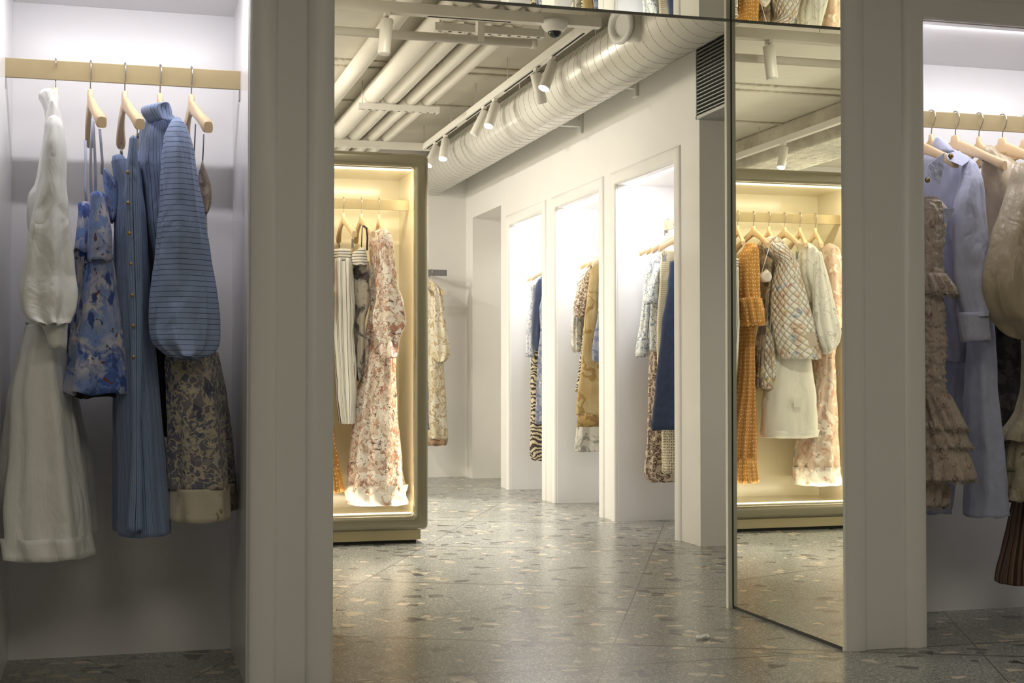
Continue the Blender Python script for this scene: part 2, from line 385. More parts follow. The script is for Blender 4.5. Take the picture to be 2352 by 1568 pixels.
# far room right wall with niches
dz = 2.37; nz = 2.175; XD = .62
door = (11.27, 12.25); n1 = (10.06, 11.0); n2 = (8.76, 9.74); n3 = (7.45, 8.45); WE = 7.10
w = MB()
for a, b_ in ((WE, n3[0]), (n3[1], n2[0]), (n2[1], n1[0]), (n1[1], door[0]), (door[1], YB+.2)): w.box(XR, XR+XD+.2, a, b_, 0, CEIL)
for a, b_ in (n1, n2, n3): w.box(XR, XR+XD+.2, a, b_, nz, CEIL)
w.box(XR, XR+XD+.2, door[0], door[1], dz, CEIL)
struct('wall_right', w, 'paint')
w = MB()
for a, b_ in (n1, n2, n3):
    w.box(XR+XD, XR+XD+.2, a, b_, 0, nz)
    w.box(XR+.012, XR+XD, a, a+.004, 0, nz); w.box(XR+.012, XR+XD, b_-.004, b_, 0, nz); w.box(XR+.012, XR+XD, a, b_, nz-.004, nz)
struct('wall_right_lining', w, 'niche')
fx = lambda a, h, z: (XR-h, a, z)
for i, (a, b_) in enumerate((n1, n2, n3)): frame('trim_%d' % (4+i), (a, b_, nz), .085, .018, fx)
struct('wall_back', MB().box(FX0, XR+.9, YB, YB+.2, 0, CEIL), 'paint')
struct('wall_left', MB().box(FX0-.2, FX0, FY0, YB+.2, 0, CEIL), 'paint')
struct('wall_far_right', MB().box(FX1, FX1+.2, FY0, YB+.2, 0, CEIL), 'paint')
struct('wall_behind', MB().box(FX0-.2, FX1+.2, FY0-.2, FY0, 0, CEIL), 'paint')
# side corridor behind the louvred bulkhead
struct('wall_corridor', MB().box(XR+.82, FX1, WE, WE+.05, 0, 2.357), 'greyp')
w = MB().box(XR, FX1, W1, WE, 2.357, CEIL)
struct('wall_bulkhead', w, 'greyp')
# door recess floor threshold
struct('door_1', MB().box(XR+.5, XR+.54, door[0], door[1], 0, dz), 'paint')

# louvre
t = thing('air_grille', 'dark louvred air return grille set in the bulkhead at the passage corner, horizontal pale blades', 'air grille', (XR, 6.3, 2.65))
MB().box(XR-.004, XR-.001, 5.45, WE-.012, 2.372, 2.93).build('backing', 'void', t)
fr = MB(); fr.box(XR-.022, XR-.002, 5.42, WE-.002, 2.357, 2.374); fr.box(XR-.022, XR-.002, 5.42, WE-.002, 2.928, 2.945); fr.box(XR-.022, XR-.002, WE-.012, WE-.002, 2.357, 2.945); fr.box(XR-.022, XR-.002, 5.42, 5.432, 2.357, 2.945)
fr.build('frame', 'grille', t)
for k in range(26):
    z = 2.385+k*.0212; m_ = MB(); m_.box(XR-.020, XR-.006, 5.432, WE-.012, z, z+.0055); m_.build('blade', 'grille', t)

# mirrors of the passage
t = thing('wall_mirror', 'tall frameless mirror panel lining the right jamb of the passage, reflecting the lit case', 'mirror', (XM, W0, 0))
MB().box(XM, XM+.006, W0+.004, W1, .012, PH).build('mirror_glass', 'mirror', t)
MB().box(XM+.001, XM+.008, W0+.002, W1+.001, 0, .012).build('black_base_seal', 'black', t)
MB().box(XM-.02, XM+.012, W1, W1+.02, 0, PH+.01).build('edge_trim', 'metalw', t)
MB().box(XM-.0022, XM+.0, W1-.0035, W1, .01, PH).build('edge_line', 'black', t)
t = thing('ceiling_mirror', 'mirror panel lining the underside of the passage head, showing clothes upside down', 'mirror', (PX0, W0, PH))
MB().box(PX0, XM, W0+.004, W1, PH, PH+.006).build('mirror_glass', 'mirror', t)
MB().box(PX0, XM, W1-.001, W1+.004, PH-.006, PH+.012).build('edge_strip', 'greyp', t)

# ------------------------------------------------------------------ overhead services
def pline(p, q, Z): return at(*p, Z=Z), at(*q, Z=Z)
DX, DZ, DR = 2.75, 2.772, .179
t = thing('spiral_duct', 'large round white spiral air duct running along the right wall below the ceiling', 'air duct', (DX, 8, DZ))
rings = []; N = 40
mb = MB(); mb.cyl((DX, W1+.02, DZ), (DX, YB-.02, DZ), DR, 48); mb.build('duct_tube', 'duct', t)
p0 = W1+.2; pitch = .118; k = 0
while p0 < YB-.2:
    s_ = MB(); pts = []
    for i in range(33):
        a = 2*PI*i/32
        pts.append((DX+(DR+.0005)*math.cos(a), p0+pitch*i/32*.35, DZ+(DR+.0005)*math.sin(a)))
    s_.tube(pts, .0014, 6, up=(0, 1, 0)); s_.build('seam', 'greyp', t)
    p0 += pitch
for y in (6.0, 7.6, 9.2, 10.4, 11.6):
    for dx in (-.10, .10):
        mb = MB(); mb.cyl((DX+dx, y, DZ+.14), (DX+dx, y, CEIL), .004, 8); mb.build('hanging_rod', 'metalw', t)
t = thing('air_nozzle', 'round white air nozzle with ringed mouth on the side of the spiral duct', 'air nozzle', at(1425, 58, X=DX-.2))
P = at(1428, 58, X=DX-.26)
mb = MB(); mb.tube([P+Vector((.20, .05, 0)), P+Vector((.10, .03, 0)), P+Vector((.03, .01, 0))], [.082, .080, .078], 28); mb.build('stub', 'duct', t)
mb = MB(); ax = Vector((-1, -.32, -.05)).normalized()
prof = [(.078, .0), (.10, .002), (.10, .014), (.088, .022), (.066, .020), (.058, .008), (.055, -.03)]
sd = ax.cross(Vector((0, 0, 1))).normalized(); up = sd.cross(ax)
mb.loft([[P+ax*(h+.0)+sd*r*math.cos(2*PI*k/32)+up*r*math.sin(2*PI*k/32) for k in range(32)] for r, h in prof], True, False); mb.build('mouth_ring', 'white', t)
mb = MB(); mb.cyl(P+ax*-.028, P+ax*-.012, .0555, 24); mb.build('mouth', 'shade', t)
for i, (x, y) in enumerate(((1462, 205), (1336, 292))):
    P = at(x, y, X=XR); t = tag(MB().box(DX+.02, XR, P.y-.02, P.y+.02, P.z-.0, P.z+.05).box(XR-.02, XR, P.y-.035, P.y+.035, P.z-.05, P.z+.09).build('duct_bracket', 'paint', loc=(XR, P.y, P.z), bevel=.003), ['white wall bracket under the duct, the one nearer the louvred grille', 'white wall bracket under the duct, the farther one above the niches'][i], 'bracket')
# pipes on trapeze hangers
TZ = 2.85
PXs = ((858, 22), (903, 22), (951.5, 15), (991, 15))
ya, yb_ = at(915, 240, Z=TZ), at(1122, 60, Z=TZ)
labs = ['thick lagged cream pipe, leftmost of the four side by side on the trapezes', 'thick lagged cream pipe, second from the left on the trapezes', 'slimmer cream pipe, third from the left on the trapezes', 'slimmer cream pipe nearest the track, rightmost of the four on the trapezes']
pipeX = []
for (cx, hw), lb in zip(PXs, labs):
    r = hw*1.0*abs((Fv.dot(at(cx, 236, Z=TZ)-CO)))/FPX
    X_ = at(cx, 240, Z=TZ).x; Y_ = ya.y; pipeX.append((X_, r))
    mb = MB(); pts = []; y = W1+.05; rr = []
    while y < YB: pts.append((X_, y, TZ+r+.012)); rr.append(r*(1+.012*math.sin(y*5+cx))); y += .35
    pts.append((X_, YB-.01, TZ+r+.012)); rr.append(r)
    mb.tube(pts, rr, 28); o = mb.build('lagged_pipe', 'pipe', loc=(X_, Y_, TZ+r)); tag(o, lb, 'pipe', 'pipes on the trapeze hangers')
for (p, q, lb) in (((822, 240), (1009, 249), 'slotted channel trapeze carrying the four pipes, the one farther from the passage'), ((1002, 52), (1243, 78), 'slotted channel trapeze carrying the four pipes, the one nearer the passage')):
    a, b_ = pline(p, q, TZ); y = (a.y+b_.y)/2; x0, x1 = a.x, b_.x
    t = thing('pipe_trapeze', lb, 'pipe hanger', ((x0+x1)/2, y, TZ))
    mb = MB(); mb.box(x0, x1, y-.02, y+.02, TZ-.033, TZ+.01); mb.build('channel', 'metalw', t)
    for k in range(11):
        xx = x0+.03+(x1-x0-.06)*k/10; mb = MB(); mb.box(xx-.009, xx+.009, y-.006, y+.006, TZ-.0345, TZ-.032); mb.build('slot', 'void', t)
    for xx in (x0+.03, x0+.24*(x1-x0)+.02, x1-.02):
        mb = MB(); mb.cyl((xx, y, TZ-.045), (xx, y, CEIL), .005, 8); mb.build('rod', 'metalw', t)
# shallow duct beam left of the pipes and rough beam further left
a = at(880, 89, Z=2.93)
tag(MB().tube([(a.x, W1+.05, 2.96), (a.x, YB, 2.96)], .055, 20).build('conduit_pipe', 'pipe', loc=(a.x, 8, 2.96)), 'single cream pipe close under the ceiling, left of the four trapeze pipes', 'pipe')
struct('trim_20', MB().box(-1.0, -.46, W1, YB, 2.75, CEIL), 'conc', bevel=.02)
# joints of the ceiling boards
for i, y in enumerate((at(820, 137, Z=CEIL).y, at(820, 152, Z=CEIL).y, at(820, 230, Z=CEIL).y, 7.3)):
    struct('trim_%d' % (21+i), MB().box(-.5, XR, y-.02, y+.02, CEIL-.012, CEIL+.01), 'conc')
# crossing pipe
a, b_ = pline((767, 69), (1218, 101), 2.75); y = (a.y+b_.y)/2; rr = 10.5*b_.length*.9/FPX
t = thing('cross_pipe', 'horizontal cream pipe crossing under the four lagged pipes, capped near the track', 'pipe', (b_.x, y, 2.75))
MB().cyl((-1.2, y, 2.75), (b_.x, y, 2.75), rr, 24).build('pipe_run', 'pipe', t)
MB().cyl((b_.x-.0, y, 2.75), (b_.x+.03, y, 2.75), rr*1.12, 24).build('end_cap', 'pipe', t)
c = at(1107, 88, Z=2.75)
MB().box(c.x-.018, c.x+.018, y-.03, y+.03, 2.74, CEIL).build('hanger_strap', 'metalw', t)
# ---- lighting track (rectangle)
LZ = 2.838
TX = at(1130, 222, Z=LZ).x; TX0 = -.355
YN = 7.04; YF = at(870, 333, Z=LZ).y
t = thing('lighting_track', 'cream rectangular ceiling lighting track hung on thin wires above the case', 'lighting track', (TX, YN, LZ))
mb = MB(); mb.box(TX-.022, TX+.022, YN+.03, YF-.03, LZ-.028, LZ+.022); mb.build('right_rail', 'metalw', t, bevel=.003)
mb = MB(); mb.box(TX0-.022, TX0+.022, YN+.03, YF-.03, LZ-.028, LZ+.022); mb.build('left_rail', 'metalw', t, bevel=.003)
mb = MB(); mb.box(TX0-.022, TX+.05, YN-.03, YN+.03, LZ-.028, LZ+.03); mb.build('near_rail', 'metalw', t, bevel=.003)
mb = MB(); mb.box(TX0-.022, TX+.05, YF-.03, YF+.03, LZ-.028, LZ+.03); mb.build('far_rail', 'metalw', t, bevel=.003)
for y0, y1 in ((YN+.12, YN+.75), (YN+.95, YN+1.75), (YN+2.05, YN+2.8), (YN+3.1, YF-.1)):
    mb = MB(); mb.box(TX-.006, TX+.006, y0, y1, LZ-.030, LZ-.027); mb.build('slot', 'void', t)
mb = MB(); mb.box(at(980, 28, Z=LZ).x, TX-.45, YN-.006, YN+.006, LZ-.030, LZ-.027); mb.build('slot', 'void', t)
for px_, X_ in ((1093, TX), (974, TX), (1165, TX), (1037, TX)):
    y = at(px_, 200, X=TX).y
    mb = MB(); mb.cyl((X_, y, LZ+.02), (X_, y, CEIL), .0025, 6); mb.build('wire', 'metalw', t)
for (X_, y) in ((TX0, 8.7), (TX0, 10.6), (TX-.03, YN), (TX0, YN), (1.0, YN)):
    mb = MB(); mb.cyl((X_, y, LZ+.02), (X_, y, CEIL), .0025, 6); mb.build('wire', 'metalw', t)
# spotlights
def make_spot():
    r = bpy.data.objects.new('track_spotlight', None); C.objects.link(r); r.empty_display_size = .05
    mb = MB(); mb.box(-.012, .012, -.03, .03, -.02, 0); mb.cyl((0, 0, -.02), (0, 0, -.05), .006, 10); child_at(mb.build('adapter', 'metalw'), r)
    return r
def spot(P, dr, lb, on, first=[None, None, None, None]):
    """P: where it hangs from the track; dr: aim"""
    if first[0] is None:
        mb = MB(); mb.box(-.012, .012, -.03, .03, -.018, 0); mb.cyl((0, 0, -.018), (0, 0, -.055), .006, 10); first[0] = mb.build('adapter', 'metalw')
        mb = MB(); mb.tube([(0, 0, .03), (0, 0, .026), (0, 0, -.15), (0, 0, -.155)], [.030, .0335, .0335, .0325], 24); first[1] = mb.build('lamp_body', 'metalw')
        mb = MB(); mb.cyl((0, 0, -.157), (0, 0, -.155), .029, 24); first[2] = mb.build('lens', 'lens')
        mb = MB(); mb.cyl((0, 0, -.1575), (0, 0, -.155), .029, 24); first[3] = mb.build('lens', 'white')
        src = first[:]
        for o in src: C.objects.unlink(o)
    t = thing('track_spotlight', lb, 'spotlight', P, 'spotlights on the track')
    a = first[0].copy(); C.objects.link(a); a.parent = t; a.location = (0, 0, 0)
    q = Vector(dr).normalized().to_track_quat('-Z', 'Y')
    for o in (first[1], first[2] if on else first[3]):
        c = o.copy(); C.objects.link(c); c.parent = t; c.location = (0, 0, -.06); c.rotation_mode = 'QUATERNION'; c.rotation_quaternion = q
    if on: LIGHTS.append((Vector(P)+Vector((0, 0, -.06))+Vector(dr).normalized()*.165, Vector(dr).normalized(), on))
LIGHTS = []
def trk(px_): return Vector((TX, at(px_, 200, X=TX).y, LZ-.028))
spot(trk(1268), (-.45, -.25, -1), 'white cylinder track spotlight, right one of the nearest pair, lens lit, by the dome camera', 45)
spot(trk(1232), (.30, .2, -1), 'white cylinder track spotlight, left one of the nearest pair, leaning right', 0)
spot(trk(1136), (-.40, -.35, -1), 'white cylinder track spotlight, right one of the middle pair, lens lit', 55)
spot(trk(1112), (-.50, .1, -1), 'white cylinder track spotlight, left one of the middle pair, dark lens', 0)
spot(trk(1023), (-.25, -.45, -1), 'white cylinder track spotlight, right one of the farthest pair beside the case top', 55)
spot(trk(1000), (-.5, -.3, -1), 'white cylinder track spotlight, left one of the farthest pair beside the case top', 45)
spot(Vector((at(888, 24, Y=YN).x, YN, LZ-.028)), (-.1, -.04, -1), 'white cylinder spotlight hanging straight down from the near track rail', 0)
ym = at(1800, 330, X=2*XM-TX0).y
spot(Vector((TX0, ym, LZ-.028)), (.3, -.25, -1), 'lit white spotlight on the left track rail, seen only in the mirror', 40)
# dome camera
P = at(1274, 58, Z=LZ-.03)
t = thing('dome_camera', 'white dome security camera with dark glass dome under the track corner', 'security camera', P)
mb = MB(); prof = [(.045, .03), (.070, .022), (.073, .012), (.070, -.005), (.055, -.028), (.040, -.036)]
mb.loft([[P+Vector((r*math.cos(2*PI*k/36), r*math.sin(2*PI*k/36), h)) for k in range(36)] for r, h in prof]); mb.build('housing', 'white', t)
mb = MB(); mb.loft([[P+Vector((.037*math.cos(a)*math.cos(2*PI*k/30), .037*math.cos(a)*math.sin(2*PI*k/30), -.034-.036*math.sin(a))) for k in range(30)] for a in [i*PI/2/8*.98 for i in range(9)]]); mb.build('dome', 'dome', t)
mb = MB(); mb.box(P.x-.06, P.x+.11, P.y-.02, P.y+.02, P.z+.028, P.z+.04); mb.build('mounting_plate', 'metalw', t)
# sprinkler
P = at(1127, 22, Z=2.88)
t = thing('sprinkler_head', 'small sprinkler head with glass bulb in front of the near track rail', 'sprinkler', P)
MB().cyl(P+Vector((0, 0, .01)), (P.x, P.y, CEIL), .012, 12).build('pipe_drop', 'metalw', t)
MB().cyl(P+Vector((0, 0, -.03)), P+Vector((0, 0, .01)), .004, 10).build('bulb', 'dome', t)
mb = MB(); mb.tube([P+Vector((-.012, 0, .01)), P+Vector((-.016, 0, -.01)), P+Vector((-.006, 0, -.03)), P+Vector((.006, 0, -.03)), P+Vector((.016, 0, -.01)), P+Vector((.012, 0, .01))], .003, 6); mb.cyl(P+Vector((0, 0, -.034)), P+Vector((0, 0, -.031)), .014, 14); mb.build('deflector', 'metalw', t)
# black cable beside the rough beam
tag(MB().tube([(-1.3, 6.5, 3.0), (-1.3, 9, 2.99), (-1.3, 12.45, 3.0)], .009, 8).build('black_cable', 'black', loc=(-1.3, 9, 2.92)), 'thin black cable under the ceiling, seen only in the mirror above the case', 'cable')

# ------------------------------------------------------------------ display case
CX0, CX1, CY0, CY1 = .33, 1.668, 7.64, 8.23; CZ0, CZ1 = .075, 2.19
t = thing('display_case', 'tall freestanding olive lacquer display case with rounded frame and warm lit cream interior', 'display case', ((CX0+CX1)/2, CY0, 0))
IX0, IX1, IY, IZ0, IZ1 = .41, 1.60, 8.17, .165, 2.105
mb = MB(); R_ = .03
# outer shell: rounded front frame as a loft round the opening
def rect(x0, x1, z0, z1, y, r=.02, n=5):
    pts = []
    for cx, cz, a0 in ((x1-r, z1-r, 0), (x0+r, z1-r, PI/2), (x0+r, z0+r, PI), (x1-r, z0+r, 3*PI/2)):
        for i in range(n+1):
            a = a0+PI/2*i/n; pts.append(Vector((cx+r*math.cos(a), y, cz+r*math.sin(a))))
    return pts
rings = [rect(CX0, CX1, CZ0, CZ1, CY1, .03)]
for i in range(0, 9):
    a = PI/2*i/8; k = .028*(1-math.cos(a)); rings.append(rect(CX0+k, CX1-k, CZ0+k, CZ1-k, CY0+.028-.028*math.sin(a), .03))
inn = (IX0-CX0)
for i in range(0, 9):
    a = PI/2*i/8; k = inn-.024*(1-math.sin(a)); rings.append(rect(CX0+k, CX1-k, CZ0+k, CZ1-k, CY0+.024*(1-math.cos(a)), .022))
rings.append(rect(CX0+inn, CX1-inn, CZ0+inn+.005, CZ1-inn, CY0+.045, .012))
mb.loft(rings, True, False); mb.build('frame', 'lacq', t)
mb = MB(); y0 = CY0+.043
mb.box(IX0-.012, IX0, y0, IY+.02, IZ0-.01, IZ1+.01); mb.box(IX1, IX1+.012, y0, IY+.02, IZ0-.01, IZ1+.01)
mb.box(IX0, IX1, y0, IY+.02, IZ1, IZ1+.012); mb.box(IX0, IX1, y0, IY+.02, IZ0-.012, IZ0); mb.box(IX0, IX1, IY, IY+.02, IZ0, IZ1)
mb.build('lining', 'case', t)
for a in ((IX0+.02, IX1-.02, IZ1-.010, IZ1-.002), (IX0+.02, IX1-.02, IZ0+.002, IZ0+.008)):
    mb = MB(); mb.box(a[0], a[1], y0+.004, y0+.012, a[2], a[3]); mb.build('led_strip', 'led', t)
for x in (IX0+.002, IX1-.008):
    mb = MB(); mb.box(x, x+.006, y0+.004, y0+.012, IZ0+.02, IZ1-.02); mb.build('led_strip', 'led', t)
mb = MB(); mb.box(CX0+.02, CX1-.04, CY0+.03, CY1-.02, .02, CZ0+.002); mb.build('plinth', 'plinth', t)
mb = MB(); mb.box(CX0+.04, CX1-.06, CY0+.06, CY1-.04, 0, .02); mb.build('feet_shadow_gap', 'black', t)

# ------------------------------------------------------------------ rails
def rail(name, lb, x0, x1, y, z0, z1, m='brass', tabs=True, axis='X', grp=None):
    c = ((x0+x1)/2, y, z1) if axis == 'X' else (y, (x0+x1)/2, z1)
    t = thing(name, lb, 'clothes rail', c, grp)
    B = (lambda a0, a1, b0, b1, c0, c1: MB().box(a0, a1, b0, b1, c0, c1)) if axis == 'X' else (lambda a0, a1, b0, b1, c0, c1: MB().box(b0, b1, a0, a1, c0, c1))
    B(x0, x1, y-.006, y+.006, z0, z1).build('bar', m, t, bevel=.001)
    if tabs:
        for xx in (x0, x1-.004): B(xx, xx+.004, y-.004, y+.02, z0-.035, z0).build('end_tab', 'clip', t)
    return t
RY = 4.6; RZ1 = .95+.981*RY/4.56; RZ0 = RZ1-.061
rail('clothes_rail', 'flat brass clothes rail across the left near niche', at(10, 150, Y=RY).x, NX1-.004, RY, RZ0, RZ1)
rail('clothes_rail', 'flat brass clothes rail across the right near niche', RX0+.004, RX1-.004, RY, RZ0, RZ1)
CRY = 7.88; rail('clothes_rail', 'flat cream brass clothes rail inside the lit display case', IX0, IX1, CRY, 1.893, 1.952, 'brass', False)
BRY = 12.2; p = at(1026, 626, Y=BRY); tb = rail('clothes_rail', 'dark flat clothes rail on the far back wall behind the case', .9, p.x, BRY, p.z-.03, p.z+.025, 'rod', False)
for xx in (.95, 1.5, p.x-.12): MB().box(xx-.006, xx+.006, BRY+.006, YB, p.z-.02, p.z+.01).build('wall_bracket', 'rod', tb)
RXN = XR+.31
for nn, lb in ((n1, 'farthest, leftmost'), (n2, 'middle'), (n3, 'nearest, rightmost')):
    tn = rail('clothes_rail', 'flat brass clothes rail in the %s niche of the right wall' % lb, nn[0]+.004, nn[1]-.07, RXN, RZ0, RZ1, 'brass', True, 'Y')
    for yy in (nn[0]+.1,): MB().box(RXN+.006, XR+XD, yy-.006, yy+.006, RZ0+.02, RZ0+.045).build('wall_bracket', 'brass', tn)

# ------------------------------------------------------------------ hangers
def build_hanger():
    b = MB(); n = 16; rings = []
    for i in range(33):
        s_ = -1+2*i/32; a = abs(s_)
        x = .205*s_; z = -.128 - .098*a**1.25; y = .018*a*a
        hh = .026-.008*min(1, a*1.6)+.006*max(0, a-.75)/.25; th = .0075+.0095*a**1.5
        if a > .96: hh *= .72; th *= .8
        r = []
        for k in range(n):
            t = 2*PI*k/n; c_, s2 = math.cos(t), math.sin(t)
            r.append(Vector((x, y+th*abs(c_)**.6*(1 if c_ >= 0 else -1), z+hh*abs(s2)**.7*(1 if s2 >= 0 else -1))))
        rings.append(r)
    b.loft(rings)
    rings = []
    for z, wx, ty in ((-.088, .012, .006), (-.092, .016, .0085), (-.115, .022, .009), (-.140, .034, .0085), (-.152, .036, .007)):
        rings.append([Vector((wx*math.copysign(abs(math.cos(2*PI*k/20))**.5, math.cos(2*PI*k/20)), ty*math.copysign(abs(math.sin(2*PI*k/20))**.5, math.sin(2*PI*k/20)), z)) for k in range(20)])
    b.loft(rings)
    body = b.build('hanger_body', 'wood')
    h = MB(); pts = [(0, 0, -.10), (0, 0, -.075), (.003, 0, -.062), (.014, 0, -.044), (.0195, 0, -.026), (.018, 0, -.010), (.010, 0, 0), (0, 0, .0045), (-.010, 0, .001), (-.017, 0, -.010), (-.0175, 0, -.022)]
    h.tube(pts, .0023, 10, up=(0, 1, 0)); hook = h.build('hook', 'steel')
    tips = MB()
    for s_ in (-1, 1):
        tips.tube([(s_*.152, .0105, -.170), (s_*.1535, .0105, -.1705)], .0165, 12, r2=.018, up=(0, 0, 1))
    notch = tips.build('strap_notch', 'greyp')
    cl = []
    for s_ in (-1, 1):
        c = MB(); c.cyl((s_*.17, .014, -.22), (s_*.17, .014, -.275), .0016, 6)
        c.box(s_*.17-.012, s_*.17+.012, .010, .018, -.30, -.262); c.tube([(s_*.17-.012, .014, -.265), (s_*.17-.014, .014, -.25)], .003, 6); c.tube([(s_*.17+.012, .014, -.265), (s_*.17+.014, .014, -.25)], .003, 6)
        cl.append(c.build('clip', 'clip'))
    for o in [body, hook, notch]+cl: C.objects.unlink(o)
    short = body.data.copy()
    for v in short.vertices: v.co.x *= .48; v.co.z += (-.15-v.co.z)*.25 if v.co.z < -.15 else 0
    sb = body.copy(); sb.data = short
    return body, hook, cl, sb
HG = build_hanger()
def hanger(P, yaw, lb, grp, clips=False, worn=False):
    """P on the rail top; yaw: direction (deg) of the +x arm in the floor plane"""
    t = thing('clothes_hanger', lb, 'clothes hanger', P, grp); t.rotation_euler = (0, 0, math.radians(yaw))
    for o in ((HG[3] if worn else HG[0]), HG[1])+(tuple(HG[2]) if clips else ()):
        c = o.copy(); C.objects.link(c); c.parent = t
    return t

# ------------------------------------------------------------------ garments
def catmull(rows, sub):
    out = []
    for i in range(len(rows)-1):
        p0 = rows[max(i-1, 0)]; p1 = rows[i]; p2 = rows[i+1]; p3 = rows[min(i+2, len(rows)-1)]
        for k in range(sub):
            t = k/sub; r = []
            for j in range(3):
                if j == 0: r.append(p1[0]+(p2[0]-p1[0])*t); continue
                m1 = (p2[j]-p0[j])/max(1e-6, p2[0]-p0[0]); m2 = (p3[j]-p1[j])/max(1e-6, p3[0]-p1[0]); dy = p2[0]-p1[0]
                h00 = 2*t**3-3*t**2+1; h10 = t**3-2*t**2+t; h01 = -2*t**3+3*t**2; h11 = t**3-t**2
                r.append(h00*p1[j]+h10*dy*m1+h01*p2[j]+h11*dy*m2)
            out.append(r)
    out.append(list(rows[-1][:3])); return out
GSEED = [0]; LAST = [None, None]
def fringe(parent, m, ring, n=420, ln=.014, up=1):
    """frayed threads along an edge"""
    rnd = random.Random(n); mb = MB(); N_ = len(ring); c = sum(ring, Vector())/N_
    for i in range(n):
        q = rnd.random()*N_; a, b_ = ring[int(q) % N_], ring[(int(q)+1) % N_]; p = a.lerp(b_, q-int(q)); out = (p-c); out.z = 0; out.normalize()
        d = (out*rnd.uniform(.1, 1.0)+Vector((rnd.uniform(-.7, .7), rnd.uniform(-.7, .7), -up*rnd.uniform(.1, 1.1)))).normalized()
        L = ln*rnd.uniform(.4, 1.2); sd = d.cross(Vector((rnd.random(), rnd.random(), 1))).normalized()*.0007
        mb.tube([p, p+d*L*.6, p+d*L+Vector((0, 0, -L*.25))], [.0007, .0006, .0003], 3)
    return tag2(mb.build('frayed_fringe', m, parent))
def tag2(o): o['kind'] = 'stuff'; return o
def shell(name, m, rows, Yc, d, parent, folds=7, amp=(.004, .012), yaw=0, seed=None, cap=True, mirror=False, wmin=.012, thick=.0022, w=None, nseg=84, crease=.004, hem=.006, sub=None, ruche=0):
    """a hanging tube of cloth. rows: (y, xl, xr) outline stations in photograph pixels on the plane Y=Yc (number or (top,bottom));
    d: half extent along the hanger (number or (top,bottom)); yaw: hanger axis, degrees from +Y towards +X"""
    GSEED[0] += 1; rnd = random.Random(seed if seed is not None else GSEED[0]*13+5)
    span = rows[-1][0]-rows[0][0]; sub = sub or max(2, int(round(span/len(rows)/(3 if ruche else 7))))
    R_ = catmull(rows, sub); n = len(R_)
    ks = [(max(2, folds+rnd.choice((-2, -1, 0, 1, 2))), rnd.uniform(0, 2*PI), rnd.uniform(-1.6, 1.6), rnd.uniform(.5, 1)) for _ in range(4)]
    sw = sum(k[3] for k in ks)*.75
    rings = []; vs = []; acc = 0; per = 0; prev = None
    ha = Vector((math.sin(math.radians(yaw)), math.cos(math.radians(yaw)), 0)); pa = Vector((ha.y, -ha.x, 0))
    for i, (y, xl, xr) in enumerate(R_):
        t = i/(n-1)
        Yp = Yc if not isinstance(Yc, tuple) else Yc[0]+(Yc[1]-Yc[0])*t
        dd = d if not isinstance(d, tuple) else d[0]+(d[1]-d[0])*t
        P = at((xl+xr)/2, y, Y=Yp); E = max(.002, abs(xr-xl)/2/FPX*(P-CO).dot(Fv))
        rd = Vector((P.x, P.y, 0)).normalized(); e1 = Vector((rd.y, -rd.x, 0))
        sn = abs(ha.dot(e1)); cs = abs(pa.dot(e1))
        if w is not None:
            ww = min(w, .7*E/max(cs, .05)); dd = math.sqrt(max(1e-6, E*E-(ww*cs)**2))/max(sn, .15)
        else:
            if dd*sn > .8*E: dd = .8*E/sn
            ww = max(wmin if E > wmin else E, math.sqrt(max(0, E*E-(dd*sn)**2))/max(cs, .3))
        A = amp[0]+(amp[1]-amp[0])*t; A = min(A, .42*min(ww, dd)+.001)
        ring = []
        for k in range(nseg):
            th = 2*PI*k/nseg; c_, s_ = math.cos(th), math.sin(th)
            S = sum(q[3]*(math.sin(q[0]*th+q[1]+q[2]*t*2) if z_ % 2 else 1.35-2.3*abs(math.sin((q[0]*th+q[1]+q[2]*t*2)*.5+.6*math.sin(th*2)))**.75 if q[0] % 2 == 0 else math.sin(q[0]*th+q[1]+q[2]*t*2)) for z_, q in enumerate(ks))/sw
            S = max(-1.2, min(1.2, S))
            ct = math.copysign(abs(c_)**.85, c_); st = math.copysign(abs(s_)**.85, s_)
            pt = P + pa*(ww*ct) + ha*(dd*st) + (pa*c_+ha*s_)*(A*(S-.25))
            cr = noise.noise(Vector((pt.x*9+GSEED[0], pt.y*9, pt.z*5)))*crease + noise.noise(Vector((pt.x*24, pt.y*24+GSEED[0], pt.z*14)))*crease*.45
            if ruche: cr += ruche*(noise.noise(Vector((c_*1.6, s_*1.6+GSEED[0], pt.z*75))) - .5*abs(noise.noise(Vector((c_*2.2, s_*2.2, pt.z*120)))))
            pt += (pa*c_+ha*s_)*cr
            if i == n-1: pt.z += hem*S
            ring.append(pt)
        rings.append(ring); L = sum((ring[k]-ring[k-1]).length for k in range(nseg)); per = max(per, L)
        if prev is not None: acc += (P-prev).length
        prev = P; vs.append(-acc)
    us = [per*k/nseg for k in range(nseg+1)]
    if cap:
        c0 = sum(rings[0], Vector())/nseg; c1 = [c0+(p-c0)*.55+Vector((0, 0, .006)) for p in rings[0]]; c2 = [c0+(p-c0)*.12+Vector((0, 0, .009)) for p in rings[0]]
        rings = [c2, c1]+rings; vs = [.02, .01]+vs
    if mirror:
        for r in rings:
            for p in r: p.x = 2*XM-p.x
    LAST[0] = rings[-1]; LAST[1] = rings[2 if cap else 0]
    mb = MB(); mb.loft(rings, cap0=cap, cap1=False, uvs=(us, vs))
    return mb.build(name, m, parent, solid=thick)
def mp(P, mirror): return Vector((2*XM-P.x, P.y, P.z)) if mirror else P
